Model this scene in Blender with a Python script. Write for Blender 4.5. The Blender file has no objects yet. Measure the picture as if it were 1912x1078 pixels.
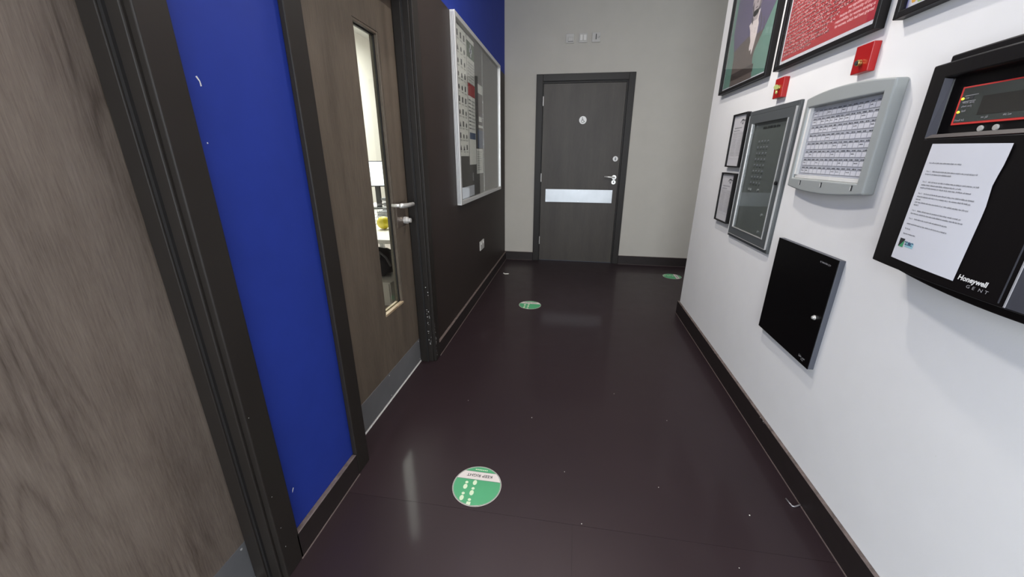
import bpy, bmesh, math, random
from mathutils import Vector, Matrix
random.seed(7)
S = bpy.context.scene
COL = S.collection
PI = math.pi

# ------------------------------------------------------------------ camera
F_PX, PIT, YAW, ROLL, CAM_H = 706.457, math.radians(19.17321), math.radians(8.88081), math.radians(0.28374), 1.30
cy, sy, cp, sp = math.cos(YAW), math.sin(YAW), math.cos(PIT), math.sin(PIT)
fw = Vector((-sy*cp, cy*cp, -sp)); rt = Vector((cy, sy, 0)); up = rt.cross(fw)
r2 = rt*math.cos(ROLL) + up*math.sin(ROLL); u2 = -rt*math.sin(ROLL) + up*math.cos(ROLL)
cd = bpy.data.cameras.new('camera'); cam = bpy.data.objects.new('camera', cd); COL.objects.link(cam)
m = Matrix((r2, u2, -fw)).transposed().to_4x4(); m.translation = Vector((0, 0, CAM_H)); cam.matrix_world = m
cd.sensor_width = 36.0; cd.lens = F_PX/1912*36.0; cd.clip_start = 0.02
S.camera = cam

# ------------------------------------------------------------------ world, exposure, large lights
S.view_settings.view_transform = 'Standard'; S.view_settings.look = 'None'
S.view_settings.gamma = 1.0; S.view_settings.use_curve_mapping = False
S.view_settings.exposure = 0.36
w = bpy.data.worlds.new('world'); S.world = w; w.use_nodes = True
w.node_tree.nodes['Background'].inputs[0].default_value = (0.62, 0.72, 0.85, 1)
w.node_tree.nodes['Background'].inputs[1].default_value = 0.6

def area(name, loc, rot, sx, sy_, power, color, shape='RECTANGLE', spread=PI):
    l = bpy.data.lights.new(name, 'AREA'); l.shape = shape; l.size = sx; l.size_y = sy_
    l.energy = power; l.color = color; l.spread = spread
    o = bpy.data.objects.new(name, l); COL.objects.link(o); o.location = loc; o.rotation_euler = rot
    return o
LAMPS = [(0.30, 2.15, 2.82, 14.0), (0.30, -0.9, 2.82, 6.0)]
DAY_BACK, DAY_SIDE, FILL_LEFT, FILL_STRIP_W, OFFICE_W = 118.0, 13.0, 90.0, 22.0, 165.0
area('daylight_entrance', (0.0, -3.42, 1.5), (math.radians(90), 0, 0), 1.6, 2.4, DAY_BACK, (0.86, 0.935, 1.0))
area('fill_left', (-0.90, -1.75, 1.35), (math.radians(90), 0, math.radians(-90)), 2.0, 2.1, FILL_LEFT, (0.87, 0.94, 1.0))  # added fill for the right wall, from a made-up window behind the camera
area('fill_strip', (-0.58, 2.15, 2.975), (0, math.radians(-30), 0), 0.14, 0.66, FILL_STRIP_W, (1.0, 0.97, 0.95))  # added unseen strip, tilted to brighten the right wall
area('daylight_side', (3.42, 4.0, 1.6), (math.radians(90), 0, math.radians(90)), 1.5, 2.0, DAY_SIDE, (0.92, 0.96, 1.0))
area('office_light', (-2.2, 4.5, 2.95), (0, 0, 0), 1.2, 3.0, OFFICE_W, (1.0, 0.97, 0.93))

# ------------------------------------------------------------------ materials
def lin(c):
    out = []
    for v in c:
        v /= 255.0
        out.append(v/12.92 if v <= 0.04045 else ((v+0.055)/1.055)**2.4)
    return (out[0], out[1], out[2], 1.0)
def new_mat(name):
    mt = bpy.data.materials.new(name); mt.use_nodes = True
    nt = mt.node_tree; return mt, nt, nt.nodes['Principled BSDF']
def nd(nt, t, **kw):
    n = nt.nodes.new(t)
    for k, v in kw.items(): setattr(n, k, v)
    return n
def noise(nt, vec, scale, detail=3, rough=0.55):
    n = nd(nt, 'ShaderNodeTexNoise'); n.inputs['Scale'].default_value = scale
    n.inputs['Detail'].default_value = detail; n.inputs['Roughness'].default_value = rough
    if vec is not None: nt.links.new(vec, n.inputs['Vector'])
    return n
def ramp(nt, fac, stops):
    r = nd(nt, 'ShaderNodeValToRGB'); e = r.color_ramp.elements
    e[0].position, e[0].color = stops[0]; e[1].position, e[1].color = stops[-1]
    for p, c in stops[1:-1]:
        x = e.new(p); x.color = c
    nt.links.new(fac, r.inputs[0]); return r
def mapping(nt, scale):
    tc = nd(nt, 'ShaderNodeTexCoord'); mp = nd(nt, 'ShaderNodeMapping'); mp.inputs['Scale'].default_value = scale
    nt.links.new(tc.outputs['Object'], mp.inputs['Vector']); return mp.outputs[0]
def plain(name, rgb, rough=0.5, metal=0.0, spec=0.5, var=0.06, bump=0.0, bscale=60, emit=None, estr=0):
    mt, nt, b = new_mat(name); c = lin(rgb)
    v = mapping(nt, (1, 1, 1)); n = noise(nt, v, 6, 3)
    lo = tuple(x*(1-var) for x in c[:3])+(1,); hi = tuple(min(1, x*(1+var)) for x in c[:3])+(1,)
    r = ramp(nt, n.outputs[0], [(0.3, lo), (0.7, hi)])
    nt.links.new(r.outputs[0], b.inputs['Base Color'])
    b.inputs['Roughness'].default_value = rough; b.inputs['Metallic'].default_value = metal
    b.inputs['Specular IOR Level'].default_value = spec
    if bump:
        n2 = noise(nt, v, bscale, 2); bp = nd(nt, 'ShaderNodeBump'); bp.inputs['Strength'].default_value = bump
        bp.inputs['Distance'].default_value = 0.002
        nt.links.new(n2.outputs[0], bp.inputs['Height']); nt.links.new(bp.outputs[0], b.inputs['Normal'])
    if emit:
        b.inputs['Emission Color'].default_value = lin(emit); b.inputs['Emission Strength'].default_value = estr
    return mt
def wood(name, dark, mid, light, horiz_axis='Y', rough=0.5, seed=0.0, rings=0.5):
    mt, nt, b = new_mat(name)
    hx = (lambda h, v: (1, h, v)) if horiz_axis == 'Y' else (lambda h, v: (h, 1, v))
    tc = nd(nt, 'ShaderNodeTexCoord')
    off = nd(nt, 'ShaderNodeVectorMath', operation='ADD'); off.inputs[1].default_value = (seed, seed*1.7, seed*2.3)
    nt.links.new(tc.outputs['Object'], off.inputs[0])
    def mp(s):
        q = nd(nt, 'ShaderNodeMapping'); q.inputs['Scale'].default_value = s; nt.links.new(off.outputs[0], q.inputs['Vector']); return q.outputs[0]
    def mth(op, x, y, z=None):
        q = nd(nt, 'ShaderNodeMath', operation=op)
        for i, v in enumerate((x, y, z)):
            if v is None: continue
            if isinstance(v, (int, float)): q.inputs[i].default_value = v
            else: nt.links.new(v, q.inputs[i])
        return q.outputs[0]
    tone = noise(nt, mp(hx(2.6, 0.6)), 2.2, 4, 0.55)
    fine = noise(nt, mp(hx(85, 4.6)), 3.0, 6, 0.75)
    plank = noise(nt, mp(hx(9, 0.25)), 1.6, 2, 0.5)
    fld = noise(nt, mp(hx(2.6, 0.36)), 1.7, 2.2, 0.5)                       # growth rings -> cathedral figure
    pp = mth('PINGPONG', mth('MULTIPLY', fld.outputs[0], 46), 1.0)
    line = mth('POWER', pp, 2.0)
    mask = ramp(nt, noise(nt, mp(hx(2.0, 0.7)), 1.9, 1, 0.4).outputs[0], [(0.48, (0, 0, 0, 1)), (0.62, (1, 1, 1, 1))])
    vo = nd(nt, 'ShaderNodeTexVoronoi'); vo.inputs['Scale'].default_value = 1.0; nt.links.new(mp(hx(4.2, 1.7)), vo.inputs['Vector'])
    knot = ramp(nt, vo.outputs['Distance'], [(0.02, (1, 1, 1, 1)), (0.13, (0, 0, 0, 1))])
    v0 = mth('MULTIPLY_ADD', tone.outputs[0], 0.62, mth('MULTIPLY', fine.outputs[0], 0.62))
    v0 = mth('MULTIPLY_ADD', plank.outputs[0], 0.34, v0)
    v0 = mth('SUBTRACT', v0, mth('MULTIPLY', mth('MULTIPLY', line, mask.outputs[0]), 0.15*rings))
    v0 = mth('SUBTRACT', v0, mth('MULTIPLY', knot.outputs[0], 0.22*rings))
    v0 = mth('SUBTRACT', v0, 0.29)
    r = ramp(nt, v0, [(0.25, lin(dark)), (0.5, lin(mid)), (0.72, lin(light))])
    nt.links.new(r.outputs[0], b.inputs['Base Color']); b.inputs['Roughness'].default_value = rough
    b.inputs['Specular IOR Level'].default_value = 0.4
    bp = nd(nt, 'ShaderNodeBump'); bp.inputs['Strength'].default_value = 0.25; bp.inputs['Distance'].default_value = 0.001
    nt.links.new(fine.outputs[0], bp.inputs['Height']); nt.links.new(bp.outputs[0], b.inputs['Normal'])
    return mt
def glass_mat(name, tint=(1, 1, 1), ior=1.5, rough=0.0):
    mt = bpy.data.materials.new(name); mt.use_nodes = True; nt = mt.node_tree; nt.nodes.clear()
    out = nd(nt, 'ShaderNodeOutputMaterial'); tr = nd(nt, 'ShaderNodeBsdfTransparent'); gl = nd(nt, 'ShaderNodeBsdfGlossy')
    fr = nd(nt, 'ShaderNodeFresnel'); mx = nd(nt, 'ShaderNodeMixShader')
    tr.inputs[0].default_value = (*tint, 1); gl.inputs['Roughness'].default_value = rough; ge = nd(nt, 'ShaderNodeNewGeometry'); mr = nd(nt, 'ShaderNodeMapRange')     # same reflectance from both faces of the pane
    mr.inputs[3].default_value = ior; mr.inputs[4].default_value = 1/ior; nt.links.new(ge.outputs['Backfacing'], mr.inputs[0]); nt.links.new(mr.outputs[0], fr.inputs[0])
    nt.links.new(fr.outputs[0], mx.inputs[0]); nt.links.new(tr.outputs[0], mx.inputs[1]); nt.links.new(gl.outputs[0], mx.inputs[2])
    nt.links.new(mx.outputs[0], out.inputs[0]); return mt
def floor_mat():
    mt, nt, b = new_mat('floor_vinyl'); v = mapping(nt, (1, 1, 1))
    n1 = noise(nt, v, 1.3, 4, 0.6); n2 = noise(nt, v, 240, 2, 0.6); n3 = noise(nt, v, 7, 5, 0.7)
    r = ramp(nt, n1.outputs[0], [(0.3, lin((36, 26, 29))), (0.72, lin((40, 29, 32)))])
    r3 = ramp(nt, n3.outputs[0], [(0.45, (1, 1, 1, 1)), (0.8, (1.06, 1.05, 1.05, 1))])
    mx = nd(nt, 'ShaderNodeMix', data_type='RGBA', blend_type='MULTIPLY'); mx.inputs[0].default_value = 1
    nt.links.new(r.outputs[0], mx.inputs[6]); nt.links.new(r3.outputs[0], mx.inputs[7]); nt.links.new(mx.outputs[2], b.inputs['Base Color'])
    rr = ramp(nt, n3.outputs[0], [(0.3, (0.42, 0.42, 0.42, 1)), (0.75, (0.48, 0.48, 0.48, 1))])
    nt.links.new(rr.outputs[0], b.inputs['Roughness']); b.inputs['Specular IOR Level'].default_value = 0.30; b.inputs['Specular Tint'].default_value = (1.0, .86, .88, 1); b.inputs['Coat Weight'].default_value = 0.20; b.inputs['Coat Roughness'].default_value = 0.10; b.inputs['Coat IOR'].default_value = 1.4
    bp = nd(nt, 'ShaderNodeBump'); bp.inputs['Strength'].default_value = 0.10; bp.inputs['Distance'].default_value = 0.0006
    nt.links.new(n2.outputs[0], bp.inputs['Height']); nt.links.new(bp.outputs[0], b.inputs['Normal'])
    return mt
def skirt_mat():   # dark painted board whose level top edge has gathered dust
    mt, nt, b = new_mat('skirting_paint'); v = mapping(nt, (1, 1, 1)); n = noise(nt, v, 30, 4, 0.7)
    g = nd(nt, 'ShaderNodeNewGeometry'); s = nd(nt, 'ShaderNodeSeparateXYZ'); nt.links.new(g.outputs['True Normal'], s.inputs[0])
    gt = nd(nt, 'ShaderNodeMath', operation='GREATER_THAN'); gt.inputs[1].default_value = 0.8; nt.links.new(s.outputs[2], gt.inputs[0])
    d = ramp(nt, n.outputs[0], [(0.3, lin((74, 64, 60))), (0.7, lin((118, 104, 99)))])
    p = ramp(nt, n.outputs[0], [(0.3, lin((34, 28, 27))), (0.7, lin((40, 33, 32)))])
    mx = nd(nt, 'ShaderNodeMix', data_type='RGBA'); nt.links.new(gt.outputs[0], mx.inputs[0])
    nt.links.new(p.outputs[0], mx.inputs[6]); nt.links.new(d.outputs[0], mx.inputs[7]); nt.links.new(mx.outputs[2], b.inputs['Base Color'])
    b.inputs['Roughness'].default_value = 0.5; b.inputs['Specular IOR Level'].default_value = 0.3
    return mt

M = dict(
    floor=floor_mat(), skirt=skirt_mat(),
    white=plain('wall_white_paint', (222, 220, 218), 0.85, spec=0.25, var=0.015, bump=0.06, bscale=180),
    far=plain('wall_far_paint', (178, 173, 164), 0.85, spec=0.25, var=0.02, bump=0.06, bscale=180),
    blue=plain('wall_blue_paint', (32, 50, 132), 0.65, spec=0.18, var=0.05, bump=0.05, bscale=200),
    dark=plain('wall_dark_paint', (46, 38, 35), 0.55, spec=0.22, var=0.05, bump=0.04, bscale=200),
    ceil=plain('ceiling_paint', (225, 225, 222), 0.9, var=0.01),
    frame=plain('door_frame_paint', (36, 32, 29), 0.45, spec=0.25, var=0.06),
    gap=plain('black_rubber_seal', (22, 19, 18), 0.6, var=0.03),
    wood1=wood('oak_door_near', (68, 58, 51), (102, 91, 82), (120, 109, 99), seed=1.3, rings=1.0),
    wood2=wood('oak_door_glazed', (68, 59, 50), (90, 80, 69), (104, 93, 81), seed=4.1, rings=0.6),
    wood3=wood('dark_door_far', (52, 46, 41), (63, 57, 51), (72, 66, 59), 'X', seed=7.7, rings=0.3),
    rawwood=wood('pale_bead_wood', (126, 106, 82), (162, 142, 114), (186, 167, 140), seed=2.2, rings=0.3),
    steel=plain('brushed_steel', (176, 178, 180), 0.42, 0.9, var=0.06),
    steelbrown=plain('steel_plate_brown_reflection', (112, 100, 90), 0.38, 0.7, var=0.05),  # satin steel; the brown it reflects is put into the base colour
    satin=plain('satin_steel', (222, 219, 214), 0.32, 0.55, var=0.03),
    kick=plain('kick_plate_steel', (116, 116, 117), 0.5, 0.4, var=0.08),
    alu=plain('anodised_aluminium', (205, 203, 200), 0.4, 0.6, var=0.03),
    thresh=plain('threshold_aluminium', (240, 238, 235), 0.35, 0.4, var=0.02),
    chalk=plain('white_plastic', (226, 224, 220), 0.4, var=0.02),
    wallplate=plain('pale_grey_plastic', (176, 172, 166), 0.45, var=0.03),
    rocker=plain('rocker_white', (206, 203, 196), 0.4, var=0.02),
    black=plain('black_plastic', (15, 12, 13), 0.38, spec=0.32, var=0.05, bump=0.03, bscale=400),
    blackgloss=plain('black_steel_gloss', (8, 7, 8), 0.35, var=0.05, spec=0.2),
    charcoal=plain('charcoal_edge', (72, 74, 82), 0.45, var=0.03),
    framebk=plain('black_frame_wood', (14, 11, 12), 0.45, spec=0.3, var=0.08),
    grey=plain('cabinet_grey_paint', (76, 79, 80), 0.42, spec=0.5, var=0.03),
    greydk=plain('cabinet_panel_grey', (108, 110, 106), 0.4, var=0.04),
    lightgrey=plain('panel_light_grey', (149, 152, 150), 0.42, var=0.02),
    chamfer=plain('panel_chamfer_grey', (62, 62, 68), 0.5, var=0.04),
    chamferb=plain('panel_chamfer_brown', (62, 54, 52), 0.5, var=0.04),
    red=plain('red_enamel', (158, 12, 13), 0.35, var=0.04),
    posterred=plain('poster_red', (172, 40, 45), 0.6, var=0.05),
    pink=plain('poster_text_pink', (244, 186, 184), 0.6, var=0.03),
    paper=plain('white_paper', (212, 212, 217), 0.75, var=0.015),
    paperdim=plain('cream_paper', (240, 237, 226), 0.75, var=0.03),
    ink=plain('black_ink', (44, 44, 46), 0.7, var=0.02),
    inkgrey=plain('grey_ink', (112, 112, 116), 0.7, var=0.02),
    inkpale=plain('pale_grey_ink', (150, 148, 150), 0.7, var=0.02),
    cell=plain('zone_chart_cell', (212, 212, 218), 0.7, var=0.02),
    chart=plain('zone_chart_grey', (176, 178, 186), 0.7, var=0.03),
    green=plain('sticker_green', (72, 156, 106), 0.45, var=0.05),
    greendk=plain('sticker_green_dark', (44, 92, 66), 0.5, var=0.04),
    stickwhite=plain('sticker_cream', (214, 203, 196), 0.5, var=0.02),
    foot=plain('sticker_footprint', (206, 220, 186), 0.5, var=0.02),
    pgreen=plain('notice_green', (96, 112, 88), 0.7, var=0.05),
    pblue=plain('notice_blue', (64, 84, 116), 0.7, var=0.06),
    pgrey=plain('notice_grey_photo', (92, 82, 80), 0.7, var=0.15),
    pred=plain('notice_red', (170, 48, 46), 0.7, var=0.05),
    felt=plain('notice_board_felt', (84, 80, 74), 0.9, var=0.06),
    teal=plain('print_teal', (100, 138, 124), 0.7, var=0.04),
    suit=plain('print_suit_grey', (96, 84, 78), 0.7, var=0.10),
    suitdk=plain('print_dark_band', (58, 46, 42), 0.7, var=0.05),
    skin=plain('print_face_grey', (176, 164, 164), 0.7, var=0.05),
    hair=plain('print_face_shadow', (84, 76, 84), 0.7, var=0.05),
    shirt=plain('print_shirt', (226, 214, 210), 0.7, var=0.03),
    mount=plain('print_mount_grey', (150, 150, 160), 0.7, var=0.03),
    lilac=plain('print_lilac', (168, 164, 214), 0.7, var=0.03),
    ochre=plain('print_ochre', (222, 168, 62), 0.7, var=0.06),
    orange=plain('print_orange', (214, 96, 50), 0.7, var=0.05),
    lime=plain('print_lime', (158, 190, 96), 0.7, var=0.05),
    screen=plain('display_glass', (60, 63, 60), 0.12, var=0.05),
    screendk=plain('display_lcd', (44, 42, 40), 0.12, var=0.05),
    ledy=plain('led_yellow', (235, 225, 70), 0.3, emit=(235, 225, 60), estr=0.6),
    brass=plain('brass', (196, 178, 110), 0.3, 0.9, var=0.06),
    fob=plain('key_fob_green', (176, 184, 110), 0.35, var=0.06),
    redborder=plain('display_red_border', (206, 58, 52), 0.5, var=0.06),
    logoblue=plain('logo_pale_blue', (150, 196, 206), 0.6, var=0.05),
    chip=plain('bare_plaster_chip', (214, 212, 208), 0.8, var=0.03),
    sealant=plain('floor_sealant', (98, 84, 80), 0.6, var=0.1),
    desk=plain('white_desk_laminate', (226, 222, 214), 0.45, var=0.02),
    officewall=plain('office_wall_paint', (226, 222, 216), 0.85, var=0.01),
    officefloor=plain('office_carpet', (150, 142, 138), 0.9, var=0.1),
    monitor=plain('monitor_white_screen', (240, 244, 250), 0.3, emit=(236, 242, 252), estr=1.25),
    wire=plain('basket_wire', (150, 156, 160), 0.35, 0.8),
    yellow=plain('yellow_rubber', (222, 204, 40), 0.4, var=0.05),
    bag=plain('black_bag_fabric', (34, 32, 36), 0.8, var=0.2),
    lampem=plain('lamp_lens', (255, 250, 240), 0.4, emit=(255, 247, 236), estr=6.0),
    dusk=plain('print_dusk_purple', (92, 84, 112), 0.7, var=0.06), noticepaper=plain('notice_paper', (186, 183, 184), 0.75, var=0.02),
    fillstripem=plain('fill_strip_diffuser', (255, 250, 240), 0.5, emit=(255, 247, 236), estr=2.0),  # glow of the added fill strip
    glass=glass_mat('clear_glass'), glassdoor=glass_mat('door_glass', (0.93, 0.97, 0.94)),
    glassboard=glass_mat('board_glass', (0.98, 0.99, 0.985), 1.6), glasscab=glass_mat('cabinet_glass', (0.93, 0.95, 0.95), 1.5, 0.02),
    tin=plain('bare_metal', (170, 166, 168), 0.35, 0.7, var=0.1),
)

# ------------------------------------------------------------------ building helpers
WL = {}
def V(*a): return Vector(a)
def newbm(): return bmesh.new()
def link(name, data): 
    o = bpy.data.objects.new(name, data); COL.objects.link(o); return o
def tag(o, label=None, cat=None, group=None, kind=None):
    if label: o['label'] = label
    if cat: o['category'] = cat
    if group: o['group'] = group
    if kind: o['kind'] = kind
    return o
def root(name, loc, label=None, cat=None, group=None, kind=None):
    o = link(name, None); o.empty_display_size = 0.05; o.location = loc; WL[o.name] = Vector(loc)
    return tag(o, label, cat, group, kind)
def obj(name, bm, mat, parent=None, bevel=0, seg=2, smooth=False, label=None, cat=None, group=None, kind=None):
    """bm holds world coordinates; the object's origin goes to its own base (or stays relative to its parent)"""
    me = bpy.data.meshes.new(name)
    bmesh.ops.recalc_face_normals(bm, faces=bm.faces)
    pts = [v.co for v in bm.verts]
    lo = Vector((min(p.x for p in pts), min(p.y for p in pts), min(p.z for p in pts)))
    hi = Vector((max(p.x for p in pts), max(p.y for p in pts), max(p.z for p in pts)))
    org = Vector(((lo.x+hi.x)/2, (lo.y+hi.y)/2, lo.z))
    bmesh.ops.translate(bm, verts=bm.verts, vec=-org)
    bm.to_mesh(me); bm.free()
    for x in (mat if isinstance(mat, (list, tuple)) else [mat]): me.materials.append(x)
    if smooth:
        me.polygons.foreach_set('use_smooth', [True]*len(me.polygons))
    o = link(name, me); WL[o.name] = org
    if parent is not None:
        o.parent = parent; o.location = org - WL[parent.name]
    else: o.location = org
    if bevel:
        b = o.modifiers.new('bevel', 'BEVEL'); b.width = bevel; b.segments = seg; b.limit_method = 'ANGLE'; b.angle_limit = math.radians(35)
    return tag(o, label, cat, group, kind)
def box(bm, x0, x1, y0, y1, z0, z1, mi=0):
    vs = [bm.verts.new((x, y, z)) for x in (x0, x1) for y in (y0, y1) for z in (z0, z1)]
    for f in ((0, 1, 3, 2), (4, 6, 7, 5), (0, 4, 5, 1), (2, 3, 7, 6), (0, 2, 6, 4), (1, 5, 7, 3)):
        q = bm.faces.new([vs[i] for i in f]); q.material_index = mi
    return bm
def boxes(*bs):
    bm = newbm()
    for b in bs: box(bm, *b)
    return bm
def B(*a): return box(newbm(), *a)
def cyl(bm, c, axis, r, h, n=24, r2_=None):
    """cylinder from point c along axis, length h"""
    a = Vector(axis).normalized(); t = Vector((0, 0, 1)) if abs(a.z) < .9 else Vector((1, 0, 0))
    u = a.cross(t).normalized(); v = a.cross(u); c = Vector(c); r2_ = r if r2_ is None else r2_
    A = [bm.verts.new(c+(u*math.cos(i*2*PI/n)+v*math.sin(i*2*PI/n))*r) for i in range(n)]
    Bv = [bm.verts.new(c+a*h+(u*math.cos(i*2*PI/n)+v*math.sin(i*2*PI/n))*r2_) for i in range(n)]
    for i in range(n): bm.faces.new((A[i], A[(i+1) % n], Bv[(i+1) % n], Bv[i]))
    bm.faces.new(A[::-1]); bm.faces.new(Bv); return bm
def tube(bm, pts, r, n=10):
    pts = [Vector(p) for p in pts]; rings = []
    for i, p in enumerate(pts):
        d = (pts[min(i+1, len(pts)-1)]-pts[max(i-1, 0)]).normalized()
        t = Vector((0, 0, 1)) if abs(d.z) < .9 else Vector((1, 0, 0)); u = d.cross(t).normalized(); v = d.cross(u)
        rr = r[i] if isinstance(r, (list, tuple)) else r
        rings.append([bm.verts.new(p+(u*math.cos(k*2*PI/n)+v*math.sin(k*2*PI/n))*rr) for k in range(n)])
    for a, b in zip(rings, rings[1:]):
        for k in range(n): bm.faces.new((a[k], a[(k+1) % n], b[(k+1) % n], b[k]))
    bm.faces.new(rings[0][::-1]); bm.faces.new(rings[-1]); return bm
def sphere(bm, c, r, seg=20, sc=(1, 1, 1)):
    mt = Matrix.Translation(c) @ Matrix.Diagonal((*sc, 1))
    bmesh.ops.create_uvsphere(bm, u_segments=seg, v_segments=seg//2, radius=r, matrix=mt); return bm

class Plane:
    """flat print on a surface: origin o, text direction r, up u; shapes lie a hair proud of it"""
    def __init__(s, o, r, u): s.o = Vector(o); s.r = Vector(r).normalized(); s.u = Vector(u).normalized(); s.n = s.r.cross(s.u)
    def p(s, a, b, l=0): return s.o + s.r*a + s.u*b + s.n*l
    def poly(s, bm, pts, l=0.0004):
        return bm.faces.new([bm.verts.new(s.p(a, b, l)) for a, b in pts])
    def rect(s, bm, a0, a1, b0, b1, l=0.0004): s.poly(bm, [(a0, b0), (a1, b0), (a1, b1), (a0, b1)], l); return bm
    def disc(s, bm, a, b, r, l=0.0004, n=32, rb=None, rot=0):
        rb = rb or r; c, d = math.cos(rot), math.sin(rot)
        s.poly(bm, [(a+r*math.cos(t)*c-rb*math.sin(t)*d, b+r*math.cos(t)*d+rb*math.sin(t)*c) for t in [i*2*PI/n for i in range(n)]], l); return bm
    def slab(s, bm, pts, t, l0=0.0):
        A = [bm.verts.new(s.p(a, b, l0)) for a, b in pts]; C = [bm.verts.new(s.p(a, b, l0+t)) for a, b in pts]; n = len(pts)
        bm.faces.new(A[::-1]); bm.faces.new(C)
        for i in range(n): bm.faces.new((A[i], A[(i+1) % n], C[(i+1) % n], C[i]))
        return bm
    def ring(s, bm, a, b, r0, r1, l=0.0004, n=48, t0=0, t1=2*PI):
        for i in range(n):
            x, y = t0+(t1-t0)*i/n, t0+(t1-t0)*(i+1)/n
            s.poly(bm, [(a+r0*math.cos(x), b+r0*math.sin(x)), (a+r1*math.cos(x), b+r1*math.sin(x)), (a+r1*math.cos(y), b+r1*math.sin(y)), (a+r0*math.cos(y), b+r0*math.sin(y))], l)
        return bm
    def ribbon(s, bm, pts, w_, l=0.0004):
        for (a, b), (c, d) in zip(pts, pts[1:]):
            L = math.hypot(c-a, d-b) or 1; px, py = -(d-b)/L*w_/2, (c-a)/L*w_/2
            s.poly(bm, [(a+px, b+py), (a-px, b-py), (c-px, d-py), (c+px, d+py)], l)
        return bm
    def scribble(s, bm, a, b, length, h, l=0.0004, wt=0.16):
        """a line of print too small to read: word-length runs of letter strokes"""
        x = a; end = a+length; st = h*wt
        while x < end-h:
            n = random.choice((2, 3, 3, 4, 5, 5, 6, 7, 8, 9))
            for _ in range(n):
                if x > end: break
                wd = h*random.choice((0.42, 0.5, 0.55, 0.6)); k = random.random()
                hi = h*(1.0 if k > .25 else 1.45); lo = -h*.4 if k > .9 else 0
                s.rect(bm, x, x+st, b+lo, b+hi, l)
                if k < .8: s.rect(bm, x+wd-st, x+wd, b, b+h, l)
                q = random.random()
                if q < .6: s.rect(bm, x, x+wd, b+h-st, b+h, l)
                if q > .3: s.rect(bm, x, x+wd, b, b+st, l)
                x += wd+h*.2
            x += h*.5
        return bm
    def text(s, bm, body, size, a, b, l=0.0006, align='LEFT', bold=0.0, shear=0.0, sx=1.0):
        cu = bpy.data.curves.new('t', 'FONT'); cu.body = body; cu.size = size; cu.align_x = align; cu.offset = bold; cu.shear = shear
        cu.resolution_u = 3
        ob = link('t', cu); bpy.context.view_layer.update()
        me = bpy.data.meshes.new_from_object(ob.evaluated_get(bpy.context.evaluated_depsgraph_get()))
        vs = [bm.verts.new(s.p(a+v.co.x*sx, b+v.co.y, l)) for v in me.vertices]
        for f in me.polygons:
            try: bm.faces.new([vs[i] for i in f.vertices])
            except ValueError: pass
        bpy.data.objects.remove(ob); bpy.data.curves.remove(cu); bpy.data.meshes.remove(me)
        return bm

def plate_with_hole(bm, X0, X1, y0, y1, z0, z1, hy0, hy1, hz0, hz1):
    """slab in the yz plane, pierced by a rectangular opening"""
    Y = [y0, hy0, hy1, y1]; Z = [z0, hz0, hz1, z1]
    g = {}
    for k, X in enumerate((X0, X1)):
        for i in range(4):
            for j in range(4): g[k, i, j] = bm.verts.new((X, Y[i], Z[j]))
        for i in range(3):
            for j in range(3):
                if (i, j) != (1, 1): bm.faces.new([g[k, i, j], g[k, i+1, j], g[k, i+1, j+1], g[k, i, j+1]])
    for (a, b) in ((((1, 1)), (2, 1)), ((2, 1), (2, 2)), ((2, 2), (1, 2)), ((1, 2), (1, 1))):
        bm.faces.new([g[(0,)+a], g[(0,)+b], g[(1,)+b], g[(1,)+a]])
    rim = [(i, 0) for i in range(4)]+[(3, j) for j in range(1, 4)]+[(i, 3) for i in (2, 1, 0)]+[(0, j) for j in (2, 1)]
    for a, b in zip(rim, rim[1:]+rim[:1]): bm.faces.new([g[(0,)+a], g[(0,)+b], g[(1,)+b], g[(1,)+a]])
    return bm

XL, XR, YF, ZC = -0.865, 0.975, 4.90, 3.05      # left wall, right wall, far wall, ceiling
# ================================================================== STRUCTURE
fl = obj('floor', B(-4.2, 3.6, -3.6, 9.0, -0.12, -0.0015), M['gap'], label='dark plum brown vinyl floor of the corridor', cat='floor', kind='structure')
g = 0.0004
for (x0, x1, y0, y1) in ((-1.0, 3.5, 1.071+g, 4.98), (-1.0, 0.065-g, -3.5, 1.071-g), (0.065+g, 0.98, -3.5, 1.071-g)):
    obj('vinyl_sheet', B(x0, x1, y0, y1, -0.0014, 0.0), M['floor'], fl)
obj('floor', B(-4.1, -1.0, 0.8, 8.9, -0.0014, 0.001), M['officefloor'], label='pale carpet floor of the office behind the glazed door', cat='floor', kind='structure')
obj('ceiling', B(-4.2, 3.6, -3.6, 9.0, ZC, ZC+0.1), M['ceil'], label='white ceiling above the corridor', cat='ceiling', kind='structure')

# left wall: openings for the two oak doors
wl = newbm(); T = XL-0.16
for (y0, y1, z0, z1, mi) in ((-3.5, -2.85, 0, ZC, 0), (-2.85, -.65, 0, .25, 0), (-2.85, -.65, 2.5, ZC, 0), (-.65, -0.29, 0, ZC, 0), (-0.29, 0.745, 2.09, ZC, 0), (0.745, 1.235, 0, ZC, 0), (1.235, 2.145, 2.09, ZC, 0),
                             (2.145, 4.90, 0, 2.205, 1), (2.145, 4.90, 2.205, ZC, 0)):
    box(wl, T, XL, y0, y1, z0, z1, mi)
wall_left = obj('wall_left', wl, [M['blue'], M['dark']], label='left wall painted blue near the camera and dark brown below blue farther on', cat='wall', kind='structure')
wf = newbm(); box(wf, XL, -0.425, YF, YF+.16, 0, ZC); box(wf, 0.556, 3.5, YF, YF+.16, 0, ZC); box(wf, -0.425, 0.556, YF, YF+.16, 2.13, ZC)
wall_far = obj('wall_far', wf, M['far'], label='off-white end wall around the accessible toilet door', cat='wall', kind='structure')
wall_right = obj('wall_right', B(XR, XR+.17, -3.5, 3.28, 0, ZC), M['white'], label='white right wall carrying the alarm panels and picture frames', cat='wall', kind='structure')
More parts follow.
